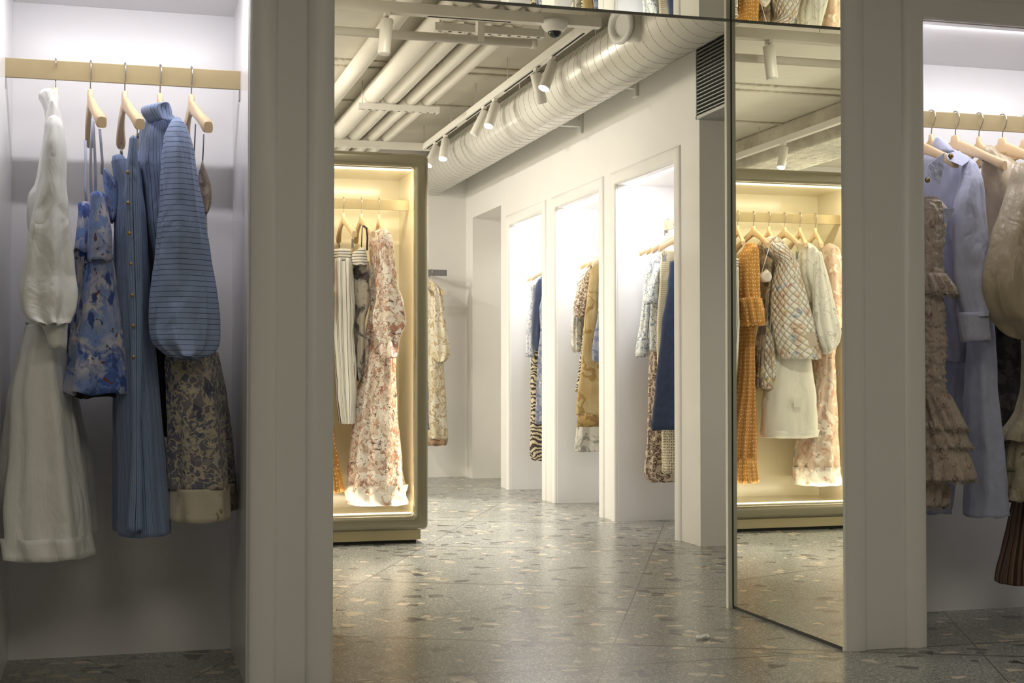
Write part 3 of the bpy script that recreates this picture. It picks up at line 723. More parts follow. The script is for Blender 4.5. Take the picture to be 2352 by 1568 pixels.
def strap(name, m, pts, Yc, parent, r=.004, mirror=False, r2=.0015):
    Ys = Yc if isinstance(Yc, (list, tuple)) else [Yc]*len(pts)
    q = [mp(at(x, y, Y=Y_), mirror) for (x, y), Y_ in zip(pts, Ys)]
    return MB().tube(q, r, 8, r2=r2, up=(0, 1, .01)).build(name, m, parent)
def button(x, y, Yc, r, parent, mirror=False, m='brassb', rim=None):
    P = mp(at(x, y, Y=Yc), mirror)
    mb = MB(); mb.ball(P, r, (1, .45, 1.15), 14); o = mb.build('button', m, parent)
    if rim: MB().tube([P+Vector((0, .004, 0)), P+Vector((0, .001, 0))], r*1.35, 16, up=(0, 0, 1)).build('button_rim', rim, o)
    return o
def garment(name, lb, cat, px_, py, Y_, grp, mirror=False):
    return thing(name, lb, cat, mp(at(px_, py, Y=Y_), mirror), grp)

# ---- left near niche
GL = 'clothes hanging in the left near niche'; HL = 'wooden hangers in the left near niche'
def rtop(px_, Y_=RY): P = at(px_, 150, Y=Y_); return Vector((P.x, Y_, RZ1+.002))
hanger(rtop(128), 94, 'wooden hanger holding the white dress in the left near niche', HL, worn=True)
hanger(rtop(208), -90+6, 'wooden hanger with the blue floral dress straps, left near niche', HL)
hanger(rtop(287), -90+8, 'wooden hanger with clips holding the blue buttoned skirt', HL, True)
hanger(rtop(368), -90+12, 'wooden hanger inside the high collar of the blue pinstripe blouse', HL, worn=True)
hanger(rtop(440), -90+7, 'wooden hanger with thin straps, rightmost on the left near rail', HL)

g1 = garment('white_dress', 'long white cotton dress with a balloon sleeve, leftmost in the left near niche', 'dress', 120, 230, 4.55, GL)
m = 'white cotton'
shell('collar', m, [(212, 96, 133), (222, 90, 134), (236, 97, 134), (252, 104, 135), (275, 108, 138)], 4.55, .05, g1, 5, (.002, .003), cap=True)
shell('bodice', m, [(248, 114, 134), (262, 111, 138), (282, 108, 142), (300, 106, 143), (360, 98, 143), (430, 84, 145), (456, 71, 145), (500, 68, 145), (545, 72, 145), (640, 86, 145), (700, 76, 147), (748, 66, 150)], 4.58, (.13, .14), g1, 6, (.003, .008))
shell('sleeve', m, [(272, 113, 137), (290, 107, 143), (330, 103, 146), (400, 96, 150), (444, 91, 153), (500, 78, 158), (559, 64, 165), (636, 53, 171), (670, 50, 172), (706, 54, 167), (732, 66, 156), (745, 90, 150)], (4.42, 4.36), (.03, .085), g1, 6, (.003, .013), crease=.008)
shell('cuff', m, [(742, 97, 154), (755, 103, 154), (775, 109, 154), (799, 113, 153)], 4.37, (.04, .035), g1, 3, (.001, .002), cap=False, thick=.003)
shell('skirt', m, [(748, 63, 152), (815, 48, 150), (891, 31, 157), (968, 22, 172), (1083, 10, 189), (1217, 4, 206), (1272, 3, 212)], 4.55, (.12, .17), g1, 8, (.004, .022), crease=.007)
shell('skirt_hem', m, [(1225, 3, 207), (1274, 2, 213)], 4.548, (.172, .176), g1, 8, (.021, .022), seed=GSEED[0]*13+5, cap=False, thick=.004)
shell('skirt_back', m, [(880, 140, 172), (968, 145, 190), (1044, 150, 208), (1140, 155, 219), (1222, 160, 229)], 4.76, .06, g1, 5, (.004, .01))

g2 = garment('floral_mini_dress', 'short blue and white watercolour floral dress with thin straps beside the white dress', 'dress', 220, 300, 4.5, GL)
m = 'blue watercolour floral'
shell('bodice', m, [(470, 181, 212), (500, 182, 225), (540, 177, 235), (580, 170, 245)], 4.56, (.04, .1), g2, 5, (.003, .006))
shell('bodice_front', m, [(447, 207, 243), (480, 206, 247), (520, 204, 254), (570, 203, 258), (600, 204, 256)], 4.43, (.05, .06), g2, 5, (.002, .005))
shell('shoulder_ruffle', m, [(394, 236, 244), (412, 238, 262), (432, 240, 273), (460, 244, 276), (488, 249, 272), (508, 252, 262)], 4.5, .05, g2, 4, (.003, .008))
shell('skirt', m, [(578, 166, 255), (640, 168, 268), (700, 165, 276), (760, 157, 286), (830, 152, 297), (895, 148, 305)], 4.6, (.1, .16), g2, 6, (.006, .02))
shell('skirt_front_panel', m, [(573, 216, 250), (580, 207, 258), (600, 203, 262), (650, 192, 270), (710, 184, 281), (780, 172, 292), (850, 164, 303), (903, 157, 308)], 4.46, (.05, .09), g2, 5, (.004, .012))
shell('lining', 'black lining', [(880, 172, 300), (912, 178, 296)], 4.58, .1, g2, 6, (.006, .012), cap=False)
for pts, Ys in ((((213, 272), (209, 330), (208, 400), (210, 452)), 4.42), (((214, 280), (217, 340), (220, 400), (219, 452)), 4.43), (((229, 296), (232, 330), (235, 370), (234, 400)), 4.45), (((196, 322), (197, 380), (196, 430), (199, 474)), 4.66)):
    strap('strap', m, pts, Ys, g2, .0042)

g3 = garment('striped_button_skirt', 'long blue pinstripe skirt with brass buttons down the front, hung by clips', 'skirt', 292, 330, 4.5, GL)
m = 'blue twin stripe vertical'
shell('skirt_body', m, [(374, 260, 318), (385, 262, 318), (410, 264, 322), (450, 270, 327), (520, 264, 335), (600, 262, 338), (700, 263, 343), (850, 265, 360), (1000, 267, 374), (1120, 269, 384), (1222, 271, 391)], 4.52, (.09, .15), g3, 9, (.004, .016), crease=.006)
shell('waistband', m, [(362, 259, 286), (378, 260, 290), (392, 262, 296)], 4.66, .05, g3, 9, (.003, .003))
shell('front_placket', 'blue twin stripe vertical', [(318, 299, 313), (350, 296, 314), (400, 289, 318), (500, 288, 323), (600, 291, 326), (700, 297, 327), (800, 300, 327), (900, 302, 325), (1000, 303, 324), (1100, 300, 327), (1218, 291, 328)], (4.40, 4.36), .015, g3, 3, (.001, .002), crease=.003)
for x, y in ((293, 396), (294, 466), (297, 536), (301, 606), (304, 678), (306, 748), (307, 820), (308, 1105), (307, 1178)):
    button(x, y, 4.352 if y > 500 else 4.372, .0052, g3)

g4 = garment('pinstripe_blouse', 'blue pinstripe high-collared blouse with a large balloon sleeve', 'blouse', 370, 255, 4.5, GL)
shell('body', 'blue pinstripe vertical', [(268, 343, 392), (285, 332, 408), (310, 324, 420), (350, 319, 430), (400, 318, 432), (480, 322, 434), (560, 328, 436), (620, 333, 430), (665, 340, 410)], 4.53, (.07, .13), g4, 6, (.003, .014), crease=.008, yaw=-20)
shell('collar', 'blue pinstripe vertical', [(240, 352, 386), (246, 332, 389), (258, 330, 391), (272, 338, 392), (282, 345, 396)], 4.47, .05, g4, 4, (.002, .003), cap=False, yaw=-20)
shell('sleeve', 'blue pinstripe crosswise', [(276, 398, 414), (285, 390, 422), (310, 381, 432), (345, 377, 440), (400, 373, 448), (500, 366, 465), (600, 358, 479), (690, 351, 489), (750, 349, 492), (785, 355, 490), (808, 378, 480), (820, 398, 460)], (4.42, 4.33), (.03, .09), g4, 6, (.003, .018), crease=.009)
shell('cuff', 'blue pinstripe crosswise', [(812, 396, 455), (826, 400, 450)], 4.35, .03, g4, 4, (.002, .002), cap=False)

g5 = garment('damask_dress', 'long grey and gold damask print dress with cream hem, rightmost in the left near niche', 'dress', 465, 380, 4.55, GL)
m = 'damask'
shell('bodice_cup', 'dusty brown print', [(376, 463, 467), (395, 457, 474), (420, 453, 483), (448, 455, 486), (475, 461, 482), (490, 468, 476)], 4.42, .02, g5, 4, (.002, .005))
shell('bodice', 'dusty brown print', [(430, 448, 470), (480, 445, 474), (560, 435, 474), (700, 410, 482), (800, 388, 492)], 4.58, (.04, .1), g5, 5, (.003, .008))
shell('skirt', m, [(790, 388, 492), (830, 382, 497), (900, 385, 505), (1000, 387, 516), (1060, 388, 521), (1120, 389, 525)], 4.5, (.07, .1), g5, 6, (.004, .012), seed=55)
shell('hem_band', 'damask cream hem', [(1118, 389, 525), (1150, 390, 528), (1193, 393, 530)], 4.5, (.1, .1), g5, 6, (.012, .012), seed=55, cap=False)
shell('skirt_back', m, [(810, 400, 500), (900, 410, 518), (1000, 420, 533), (1110, 430, 541)], 4.64, (.08, .08), g5, 5, (.004, .01), seed=56)
shell('back_hem_band', 'dusty brown print', [(1108, 430, 541), (1170, 436, 545)], 4.64, (.08, .08), g5, 5, (.01, .01), seed=56, cap=False)
shell('lining', 'black lining', [(640, 339, 372), (720, 345, 385), (800, 352, 395), (900, 362, 398), (1000, 374, 400)], 4.72, .06, g5, 4, (.003, .006))  # black panel standing in for the dark shading between blouse and dress
strap('strap', m, ((449, 285), (447, 330), (445, 385), (444, 430)), [4.42, 4.45, 4.5, 4.55], g5, .002)
strap('strap', m, ((468, 308), (467, 340), (465, 378)), 4.42, g5, .002)

# ---- right near niche
GR = 'clothes hanging in the right near niche'; HR = 'wooden hangers in the right near niche'
hr = -90+19
hanger(rtop(2084), hr, 'wooden hanger of the frayed tweed dress, only its front arm showing past the moulding', HR)
hanger(rtop(2138), hr, 'wooden hanger inside the collar of the lilac shirt', HR, worn=True)
hanger(rtop(2193), hr, 'bare-armed wooden hanger between the lilac shirt and khaki jacket', HR)
hanger(rtop(2247), hr, 'wooden hanger inside the khaki jacket collar', HR, worn=True)
hanger(rtop(2301), hr, 'wooden hanger right of the khaki jacket collar', HR)
hanger(rtop(2353), hr, 'wooden hanger cut by the right edge of the picture', HR)
ym = -19
r1 = garment('tweed_dress', 'beige frayed tweed dress with tiers of ruffles, leftmost in the right near niche', 'dress', 2130, 470, 4.42, GR)
m = 'tweed'
K = dict(yaw=ym, crease=.008)
shell('bodice', m, [(458, 2092, 2150), (470, 2092, 2166), (487, 2092, 2171), (545, 2092, 2165), (600, 2092, 2162), (640, 2092, 2166)], 4.40, .09, r1, 7, (.003, .005), yaw=ym, crease=.006, ruche=.008); fringe(r1, 'tweed', LAST[1], 500, .014, -.6)
shell('peplum_ruffle', m, [(630, 2092, 2168), (645, 2092, 2178), (660, 2092, 2188), (676, 2092, 2192)], 4.39, (.09, .11), r1, 16, (.005, .014), **K); fringe(r1, 'tweed', LAST[0], 520)
shell('ruched_skirt', m, [(660, 2092, 2165), (744, 2092, 2168), (801, 2092, 2170), (860, 2092, 2170), (915, 2092, 2174)], 4.40, .09, r1, 6, (.003, .006), yaw=ym, crease=.010, ruche=.013)
for i, rw in enumerate(([(905, 2092, 2174), (925, 2092, 2186), (950, 2092, 2200), (984, 2092, 2220)], [(965, 2092, 2196), (1000, 2092, 2216), (1025, 2092, 2232)], [(1018, 2092, 2210), (1055, 2092, 2221), (1090, 2092, 2230), (1100, 2092, 2229)])):
    shell('ruffle_tier', m, rw, 4.40, (.10, .13), r1, 14, (.006, .016), **K); fringe(r1, 'tweed', LAST[0], 600)
shell('underskirt', m, [(1090, 2092, 2172), (1120, 2092, 2174), (1160, 2092, 2168)], 4.44, .08, r1, 10, (.006, .012), **K); fringe(r1, 'tweed', LAST[0], 400)
r2 = garment('lilac_shirt', 'lilac linen shirt with brass buttons, collar and shoulder tab', 'shirt', 2165, 330, 4.5, GR)
m = 'lilac linen'
shell('body', m, [(345, 2140, 2190), (358, 2125, 2212), (372, 2115, 2230), (400, 2112, 2238), (440, 2112, 2235), (500, 2114, 2230), (600, 2120, 2235), (700, 2135, 2240), (784, 2155, 2238), (831, 2168, 2231)], (4.58, 4.62), (.12, .14), r2, 6, (.002, .010), **K)
shell('collar', m, [(316, 2150, 2161), (324, 2147, 2168), (338, 2143, 2182), (352, 2142, 2190)], 4.55, .05, r2, 3, (.001, .002), cap=False, yaw=ym)
def flap(name, m, pts, Yc, parent, th=.003, mirror=False):
    """a small piece of cloth given by its outline, with thickness"""
    Ys = Yc if isinstance(Yc, (list, tuple)) else [Yc]*len(pts)
    mb = MB(); q = [mp(at(x, y, Y=Y_), mirror) for (x, y), Y_ in zip(pts, Ys)]
    mb.loft([q, [p+Vector((0, th, 0)) for p in q]], True, True, smooth=False)
    return mb.build(name, m, parent, bevel=.001)
flap('collar_leaf', m, [(2132, 378), (2170, 350), (2168, 384), (2159, 423), (2131, 402)], 4.385, r2)
flap('shoulder_tab', m, [(2176, 352), (2204, 346), (2229, 367), (2210, 381), (2177, 367)], [4.43, 4.45, 4.41, 4.37, 4.40], r2)
flap('pocket_flap', m, [(2165, 478), (2192, 478), (2186, 498), (2168, 515)], 4.345, r2)
for x, y, Yb in ((2131, 413, 4.37), (2137, 461, 4.36), (2185, 358, 4.40)): button(x, y, Yb, .0075, r2, rim='darkbtn')
shell('sleeve', m, [(368, 2220, 2236), (375, 2214, 2243), (392, 2209, 2251), (415, 2204, 2257), (475, 2193, 2263), (540, 2190, 2268), (620, 2190, 2272), (657, 2194, 2272), (715, 2205, 2267), (728, 2206, 2266)], (4.42, 4.34), (.04, .05), r2, 5, (.002, .011), yaw=ym, crease=.007)
shell('cuff', m, [(718, 2205, 2267), (745, 2207, 2268), (784, 2211, 2272)], 4.34, .04, r2, 3, (.001, .002), cap=False, yaw=ym, thick=.004)
r3 = garment('lilac_trousers', 'long lilac linen wide trousers hanging below the lilac shirt', 'trousers', 2235, 600, 4.6, GR)
shell('trouser_leg', 'lilac linen weave', [(520, 2215, 2262), (700, 2215, 2276), (787, 2224, 2282), (830, 2221, 2285), (916, 2220, 2290), (1002, 2220, 2297), (1086, 2220, 2305), (1185, 2220, 2310)], 4.5, .07, r3, 4, (.003, .010), **K)
shell('trouser_leg', 'lilac linen weave', [(560, 2180, 2230), (790, 2165, 2222), (900, 2155, 2212), (1000, 2140, 2205), (1100, 2128, 2193), (1178, 2125, 2186)], 4.74, .05, r3, 4, (.003, .008), **K)
r4 = garment('khaki_jacket', 'glossy khaki jacket with a wide gathered sleeve at the right edge', 'jacket', 2275, 340, 4.5, GR)
m = 'khaki satin'
shell('body', m, [(352, 2262, 2292), (365, 2258, 2318), (385, 2257, 2340), (430, 2257, 2370), (500, 2259, 2390), (580, 2263, 2395), (680, 2275, 2395), (730, 2290, 2390)], (4.58, 4.6), (.13, .15), r4, 6, (.003, .016), **K)
shell('collar', m, [(334, 2266, 2277), (342, 2258, 2284), (354, 2256, 2293), (368, 2258, 2300)], 4.55, .05, r4, 3, (.002, .003), cap=False, yaw=ym)
shell('sleeve', m, [(378, 2340, 2366), (395, 2332, 2385), (430, 2322, 2400), (475, 2311, 2412), (540, 2293, 2425), (600, 2279, 2432), (645, 2271, 2434), (680, 2270, 2432), (715, 2277, 2424), (745, 2293, 2408), (770, 2318, 2388), (778, 2335, 2375)], (4.36, 4.30), (.05, .10), r4, 5, (.004, .022), yaw=ym, crease=.010)
flap('storm_flap', m, [(2341, 384), (2400, 395), (2400, 474), (2329, 462)], [4.36, 4.40, 4.37, 4.31], r4)
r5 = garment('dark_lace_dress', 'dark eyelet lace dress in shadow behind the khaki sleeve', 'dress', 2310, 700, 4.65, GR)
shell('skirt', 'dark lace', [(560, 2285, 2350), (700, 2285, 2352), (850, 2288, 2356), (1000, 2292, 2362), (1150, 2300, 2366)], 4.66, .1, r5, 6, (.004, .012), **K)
r6 = garment('cream_lace_dress', 'cream eyelet lace dress with scalloped tiers, below the khaki sleeve', 'dress', 2370, 800, 4.5, GR)
for rw in ([(700, 2352, 2420), (850, 2350, 2425), (939, 2339, 2430), (965, 2326, 2435), (990, 2306, 2440), (1010, 2300, 2444)], [(995, 2330, 2430), (1040, 2318, 2434), (1078, 2312, 2438)], [(1070, 2318, 2430), (1110, 2312, 2434), (1148, 2308, 2436)]):
    shell('lace_tier', 'cream lace', rw, 4.48, (.09, .12), r6, 11, (.004, .012), **K)
r7 = garment('brown_striped_skirt', 'brown striped long skirt at the lower right edge of the picture', 'skirt', 2370, 1100, 4.5, GR)
shell('skirt', 'brown stripe cord', [(1000, 2345, 2430), (1143, 2334, 2434), (1230, 2317, 2440), (1290, 2305, 2446), (1338, 2299, 2450)], 4.6, (.1, .13), r7, 7, (.004, .014), **K)

# ---- display case: two seen directly, the rest by way of the mirror
GC = 'clothes hanging in the display case'; HC = 'wooden hangers in the display case'
cz = 1.954
for X_, yw, lb, cl in ((1.4255, 4, 'wooden hanger of the long rose floral dress, rightmost in the lit case', 2), (1.323, 4, 'wooden hanger with a striped strap, second from the right in the lit case', 0), (1.220, 4, 'wooden hanger clipped to the striped skirt in the lit case', 1),
                   (1.115, -5, 'wooden hanger of the orange dress, seen in the mirror', 2), (1.0095, -5, 'wooden hanger of the brown floral camisole, seen in the mirror', 0), (.904, -5, 'wooden hanger inside the quilted jacket collar, seen in the mirror', 2),
                   (.797, -5, 'wooden hanger of the white skirt in front of the quilted jacket, seen in the mirror', 1), (.690, -5, 'wooden hanger of the white embroidered blouse, seen in the mirror', 2), (.583, -5, 'wooden hanger of the faded rose dress, last in the mirror', 2)):
    hanger(Vector((X_, CRY, cz)), -90+yw, lb, HC, cl == 1, cl == 2)
c9 = garment('rose_floral_dress', 'long cream and rose floral dress with a puffed sleeve, rightmost in the lit case', 'dress', 870, 530, 7.85, GC)
m = 'rose chintz'
Kc = dict(crease=.010, nseg=72)
shell('body', m, [(528, 866, 884), (540, 852, 888), (596, 848, 892), (682, 851, 898), (768, 842, 903), (840, 832, 905)], 7.88, (.08, .12), c9, 6, (.004, .012), **Kc)
shell('skirt', m, [(815, 835, 903), (863, 829, 906), (898, 821, 907), (967, 814, 913), (1036, 806, 921), (1104, 799, 927), (1130, 796, 930)], 7.86, (.12, .15), c9, 9, (.010, .026), seed=91, **Kc)
shell('hem_ruffle', 'rose chintz hem', [(1112, 799, 928), (1128, 796, 931), (1156, 799, 937)], 7.855, (.15, .165), c9, 9, (.027, .030), seed=91, cap=False, **Kc)
shell('sleeve', m, [(527, 874, 887), (544, 868, 896), (596, 871, 904), (647, 866, 911), (690, 861, 926), (720, 856, 932), (745, 856, 931), (768, 861, 925), (782, 868, 920), (795, 869, 919), (810, 871, 915), (822, 877, 908)], (7.74, 7.68), (.03, .09), c9, 6, (.004, .020), crease=.018, nseg=72)
c8 = garment('bustier_dress', 'dark smoky floral dress with a black-and-white striped bustier', 'dress', 828, 570, 7.85, GC)
shell('bustier', 'white stripe band', [(572, 822, 836), (580, 811, 841), (596, 809, 842), (610, 812, 840)], 7.76, .06, c8, 4, (.002, .004), **Kc)
shell('body', 'black smoke floral', [(600, 816, 844), (620, 811, 848), (660, 811, 848), (700, 812, 848), (740, 813, 840), (780, 814, 838), (830, 815, 835), (872, 817, 832)], 7.84, (.06, .07), c8, 5, (.003, .008), **Kc)
strap('strap', 'white stripe strap', ((834, 518), (842, 524), (844, 545), (843, 575)), 7.72, c8, .006)
strap('strap', 'white stripe strap', ((832, 519), (831, 545), (830, 575)), 7.73, c8, .003)
c7 = garment('striped_skirt', 'white pleated skirt with brown and black stripes, hung by clips in the lit case', 'skirt', 788, 575, 7.85, GC)
shell('waistband', 'white stripe band', [(574, 764, 804), (583, 763, 807), (600, 763, 809)], 7.83, .09, c7, 5, (.004, .006), seed=71, cap=False, **Kc)
shell('skirt', 'white with black stripes', [(596, 763, 809), (664, 762, 811), (740, 763, 813), (800, 765, 814), (900, 771, 816), (972, 778, 815)], 7.83, (.09, .10), c7, 8, (.008, .020), seed=71, **Kc)
c6 = garment('orange_dress', 'orange dress with gold dots, ruffled sleeve and hem, mostly seen in the mirror', 'dress', 1720, 565, 7.85, GC, True)
Km = dict(mirror=True, crease=.009, nseg=72)
shell('bodice', 'orange gold dot', [(560, 1713, 1732), (570, 1706, 1740), (583, 1698, 1743), (624, 1696, 1744), (689, 1699, 1747), (742, 1705, 1752)], 7.80, (.08, .10), c6, 7, (.004, .012), **Km)
shell('sleeve_ruffle', 'orange gold dot', [(686, 1697, 1748), (712, 1699, 1751), (748, 1703, 1755)], 7.76, (.10, .12), c6, 10, (.008, .016), **Km)
shell('skirt', 'orange gold dot pleat', [(730, 1696, 1734), (780, 1697, 1733), (897, 1690, 1734), (965, 1680, 1735), (1030, 1671, 1735), (1060, 1669, 1735)], 7.86, (.08, .12), c6, 9, (.006, .018), seed=61, **Km)
shell('hem_ruffle', 'orange gold dot', [(1050, 1670, 1735), (1080, 1664, 1738), (1106, 1660, 1741)], 7.855, (.12, .15), c6, 12, (.015, .022), seed=61, cap=False, **Km)
c10 = garment('floral_camisole', 'brown meadow floral camisole with a pale satin cup, seen in the mirror', 'camisole', 1750, 600, 7.85, GC, True)
shell('body', 'brown meadow floral', [(566, 1737, 1756), (600, 1741, 1768), (632, 1745, 1771), (700, 1747, 1767), (760, 1740, 1762), (800, 1735, 1757), (888, 1735, 1751)], 7.84, (.07, .08), c10, 5, (.003, .010), **Km)
shell('cup', 'pale satin cup', [(622, 1756, 1764), (630, 1745, 1772), (637, 1744, 1774), (646, 1748, 1770)], 7.74, .03, c10, 4, (.002, .003), **Km)
strap('strap', 'pale satin cup', ((1766, 570), (1757, 600), (1749, 628)), 7.72, c10, .0025, True)
c11 = garment('quilted_jacket', 'pale patchwork quilted jacket with a patch pocket, seen in the mirror', 'jacket', 1790, 560, 7.8, GC, True)
m = 'quilted patchwork'
shell('collar', m, [(545, 1762, 1786), (551, 1752, 1795), (562, 1746, 1803), (580, 1750, 1812)], 7.82, .06, c11, 4, (.002, .004), **Km)
shell('body', m, [(562, 1752, 1806), (580, 1756, 1820), (600, 1776, 1829), (624, 1777, 1835), (653, 1772, 1842), (712, 1769, 1859), (771, 1776, 1874), (800, 1781, 1882), (824, 1788, 1884)], 7.78, (.06, .11), c11, 4, (.003, .010), **Km)
shell('sleeve', m, [(600, 1772, 1792), (650, 1765, 1786), (700, 1758, 1781), (741, 1754, 1783), (820, 1748, 1785), (870, 1741, 1787), (893, 1739, 1787)], 7.86, (.05, .07), c11, 4, (.003, .008), **Km)
flap('patch_pocket', m, [(1843, 769), (1870, 762), (1879, 792), (1854, 802)], [7.685, 7.685, 7.68, 7.68], c11, .006, True)
strap('front_edge', 'brown meadow floral', ((1796, 562), (1786, 610), (1774, 690), (1768, 760), (1776, 880)), [7.73, 7.72, 7.70, 7.69, 7.72], c11, .003, True)
c12 = garment('white_skirt', 'short white denim skirt with patch pockets below the quilted jacket, seen in the mirror', 'skirt', 1815, 800, 7.85, GC, True)
shell('skirt', 'white denim', [(700, 1800, 1845), (780, 1785, 1856), (830, 1770, 1863), (897, 1756, 1871), (956, 1751, 1875), (1002, 1748, 1878)], 7.85, (.08, .13), c12, 4, (.003, .012), seed=121, **Km)
shell('hem', 'white denim', [(986, 1749, 1878), (1004, 1748, 1878)], 7.849, (.132, .133), c12, 4, (.012, .012), seed=121, cap=False, thick=.004, **Km)
flap('patch_pocket', 'white denim', [(1822, 912), (1842, 912), (1843, 934), (1824, 935)], 7.708, c12, .003, True)
c13 = garment('white_blouse', 'white embroidered cotton blouse with balloon sleeve, seen in the mirror', 'blouse', 1860, 565, 7.85, GC, True)
m = 'white embroidered cotton'
shell('body', m, [(560, 1843, 1862), (568, 1838, 1872), (590, 1836, 1884), (624, 1836, 1891), (683, 1849, 1896), (740, 1860, 1900), (790, 1872, 1904)], 7.84, (.08, .1), c13, 6, (.004, .014), **Km)
shell('sleeve', m, [(580, 1872, 1886), (620, 1870, 1896), (683, 1867, 1911), (725, 1867, 1922), (756, 1869, 1929), (782, 1874, 1926), (800, 1882, 1916), (812, 1888, 1906)], (7.75, 7.70), (.03, .08), c13, 6, (.003, .016), **Km)
c14 = garment('faded_rose_dress', 'long faded rose floral dress, last on the rail as seen in the mirror', 'dress', 1905, 570, 7.88, GC, True)
m = 'faded rose floral'
shell('bodice', m, [(562, 1896, 1914), (572, 1889, 1924), (600, 1888, 1931), (650, 1893, 1937), (700, 1896, 1941), (752, 1898, 1941)], 7.86, (.07, .1), c14, 6, (.004, .012), **Km)
shell('skirt', m, [(745, 1880, 1925), (815, 1864, 1914), (868, 1862, 1917), (930, 1850, 1919), (985, 1838, 1921), (1030, 1828, 1922), (1080, 1824, 1924)], 7.90, (.10, .14), c14, 9, (.008, .020), seed=141, **Km)
shell('hem_ruffle', 'rose chintz hem', [(1070, 1825, 1923), (1092, 1823, 1926), (1112, 1822, 1928)], 7.895, (.14, .155), c14, 9, (.020, .026), seed=141, cap=False, **Km)

# ---- far back wall
GB = 'clothes on the far back rail'
P = at(991, 626, Y=BRY); hanger(Vector((P.x, BRY, p.z+.028)), -90+12, 'wooden hanger of the gold silk coat on the far back rail', GB)
b1 = garment('gold_silk_dress', 'gold and cream silk dress with full sleeve on the far back rail, beside the case', 'dress', 995, 650, BRY, GB)
Kb = dict(nseg=56, crease=.01)
shell('body', 'gold silk', [(646, 981, 994), (660, 976, 1004), (700, 970, 1012), (800, 968, 1016), (860, 968, 1018), (902, 968, 1021), (960, 969, 1024), (1008, 970, 1026)], BRY-.03, (.12, .16), b1, 6, (.006, .02), **Kb)
shell('hem_band', 'brown hem band', [(1006, 970, 1026), (1021, 970, 1027)], BRY-.03, (.162, .162), b1, 6, (.02, .02), cap=False, **Kb)
shell('sleeve', 'gold silk', [(652, 994, 1002), (679, 990, 1014), (725, 989, 1021), (770, 990, 1028), (800, 992, 1032), (818, 994, 1031), (831, 998, 1022)], BRY-.15, (.05, .08), b1, 6, (.006, .02), **Kb)
b2 = garment('navy_print_dress', 'navy print dress mostly hidden behind the case edge, beside the gold silk dress', 'dress', 975, 660, BRY, GB)
shell('body', 'navy print', [(660, 955, 985), (800, 950, 988), (920, 950, 990), (985, 950, 991)], BRY, .12, b2, 5, (.006, .015), **Kb)
P = at(968, 626, Y=BRY); hanger(Vector((P.x, BRY, p.z+.028)), -90, 'wooden hanger of the navy print dress, hidden behind the case edge', GB)

# ---- niches of the right wall (hangers point across, along X)
def nhang(Y_, lb, grp, clips=False): hanger(Vector((RXN, Y_, RZ1+.002)), 180, lb, grp, clips)
Kn = dict(yaw=90, w=.035, nseg=60, crease=.008)
G3 = 'clothes in the nearest niche of the right wall'
nhang(8.32, 'wooden hanger arm sticking out above the blue toile blouse in the nearest right-wall niche', G3)
nhang(8.20, 'wooden hanger of the white toile blouse in the nearest right-wall niche', G3)
nhang(8.10, 'wooden hanger of the cream knit in the nearest right-wall niche', G3)
nhang(7.98, 'wooden clip hanger of the navy denim skirt in the nearest right-wall niche', G3, True)
a = garment('toile_blouse', 'pale blue toile long-sleeved blouse, farthest left in the nearest right-wall niche', 'blouse', 1500, 590, 8.32, G3)
shell('body', 'pale blue lace print', [(575, 1490, 1560), (620, 1484, 1580), (700, 1484, 1590), (800, 1488, 1590)], 8.32, .1, a, 6, (.003, .01), **Kn)
shell('sleeve', 'white toile', [(586, 1485, 1495), (615, 1482, 1497), (684, 1475, 1494), (753, 1468, 1491), (780, 1463, 1490)], 8.28, .04, a, 4, (.003, .008), **Kn)
shell('cuff', 'white toile', [(776, 1464, 1490), (798, 1461, 1489), (819, 1460, 1488)], 8.28, .03, a, 3, (.003, .003), cap=False, **Kn)
a = garment('short_sleeved_blouse', 'white and blue print blouse with wide short sleeve in the nearest right-wall niche', 'blouse', 1510, 615, 8.20, G3)
shell('body', 'white toile', [(606, 1505, 1570), (660, 1500, 1580), (740, 1493, 1590), (805, 1498, 1590)], 8.2, .1, a, 6, (.003, .012), **Kn)
shell('sleeve', 'white toile', [(612, 1502, 1517), (650, 1491, 1513), (680, 1482, 1512), (697, 1479, 1510)], 8.16, .04, a, 3, (.003, .006), **Kn)
a = garment('leopard_trousers', 'leopard print gathered trousers hanging below the blouses in the nearest right-wall niche', 'trousers', 1515, 800, 8.24, G3)
shell('legs', 'leopard', [(740, 1496, 1560), (800, 1493, 1575), (918, 1490, 1590), (987, 1489, 1600), (1055, 1484, 1606), (1088, 1482, 1606), (1106, 1492, 1602)], 8.24, .1, a, 7, (.004, .016), **Kn)
a = garment('cream_knit_dress', 'cream knit dress with crochet lower part in the nearest right-wall niche', 'dress', 1535, 580, 8.10, G3)
shell('body', 'cream knit', [(577, 1520, 1580), (600, 1518, 1590), (650, 1515, 1600), (753, 1510, 1605), (860, 1512, 1610), (980, 1520, 1610)], 8.10, .1, a, 5, (.003, .008), **Kn)
shell('crochet_panel', 'cream crochet', [(960, 1521, 1612), (1085, 1522, 1616)], 8.10, .1, a, 5, (.006, .010), cap=False, **Kn)
a = garment('denim_skirt', 'navy denim skirt flaring to a stitched hem, nearest in the nearest right-wall niche', 'skirt', 1560, 600, 7.98, G3)
shell('skirt', 'navy denim', [(600, 1540, 1604), (650, 1536, 1608), (753, 1521, 1616), (822, 1513, 1622), (880, 1506, 1628), (986, 1495, 1638)], 7.98, .1, a, 4, (.002, .010), seed=31, **Kn)
shell('hem', 'navy denim', [(966, 1497, 1636), (987, 1495, 1638)], 7.98, .1, a, 4, (.0105, .0105), seed=31, cap=False, yaw=90, w=.037, nseg=60, crease=.008, thick=.005)
G2 = 'clothes in the middle niche of the right wall'
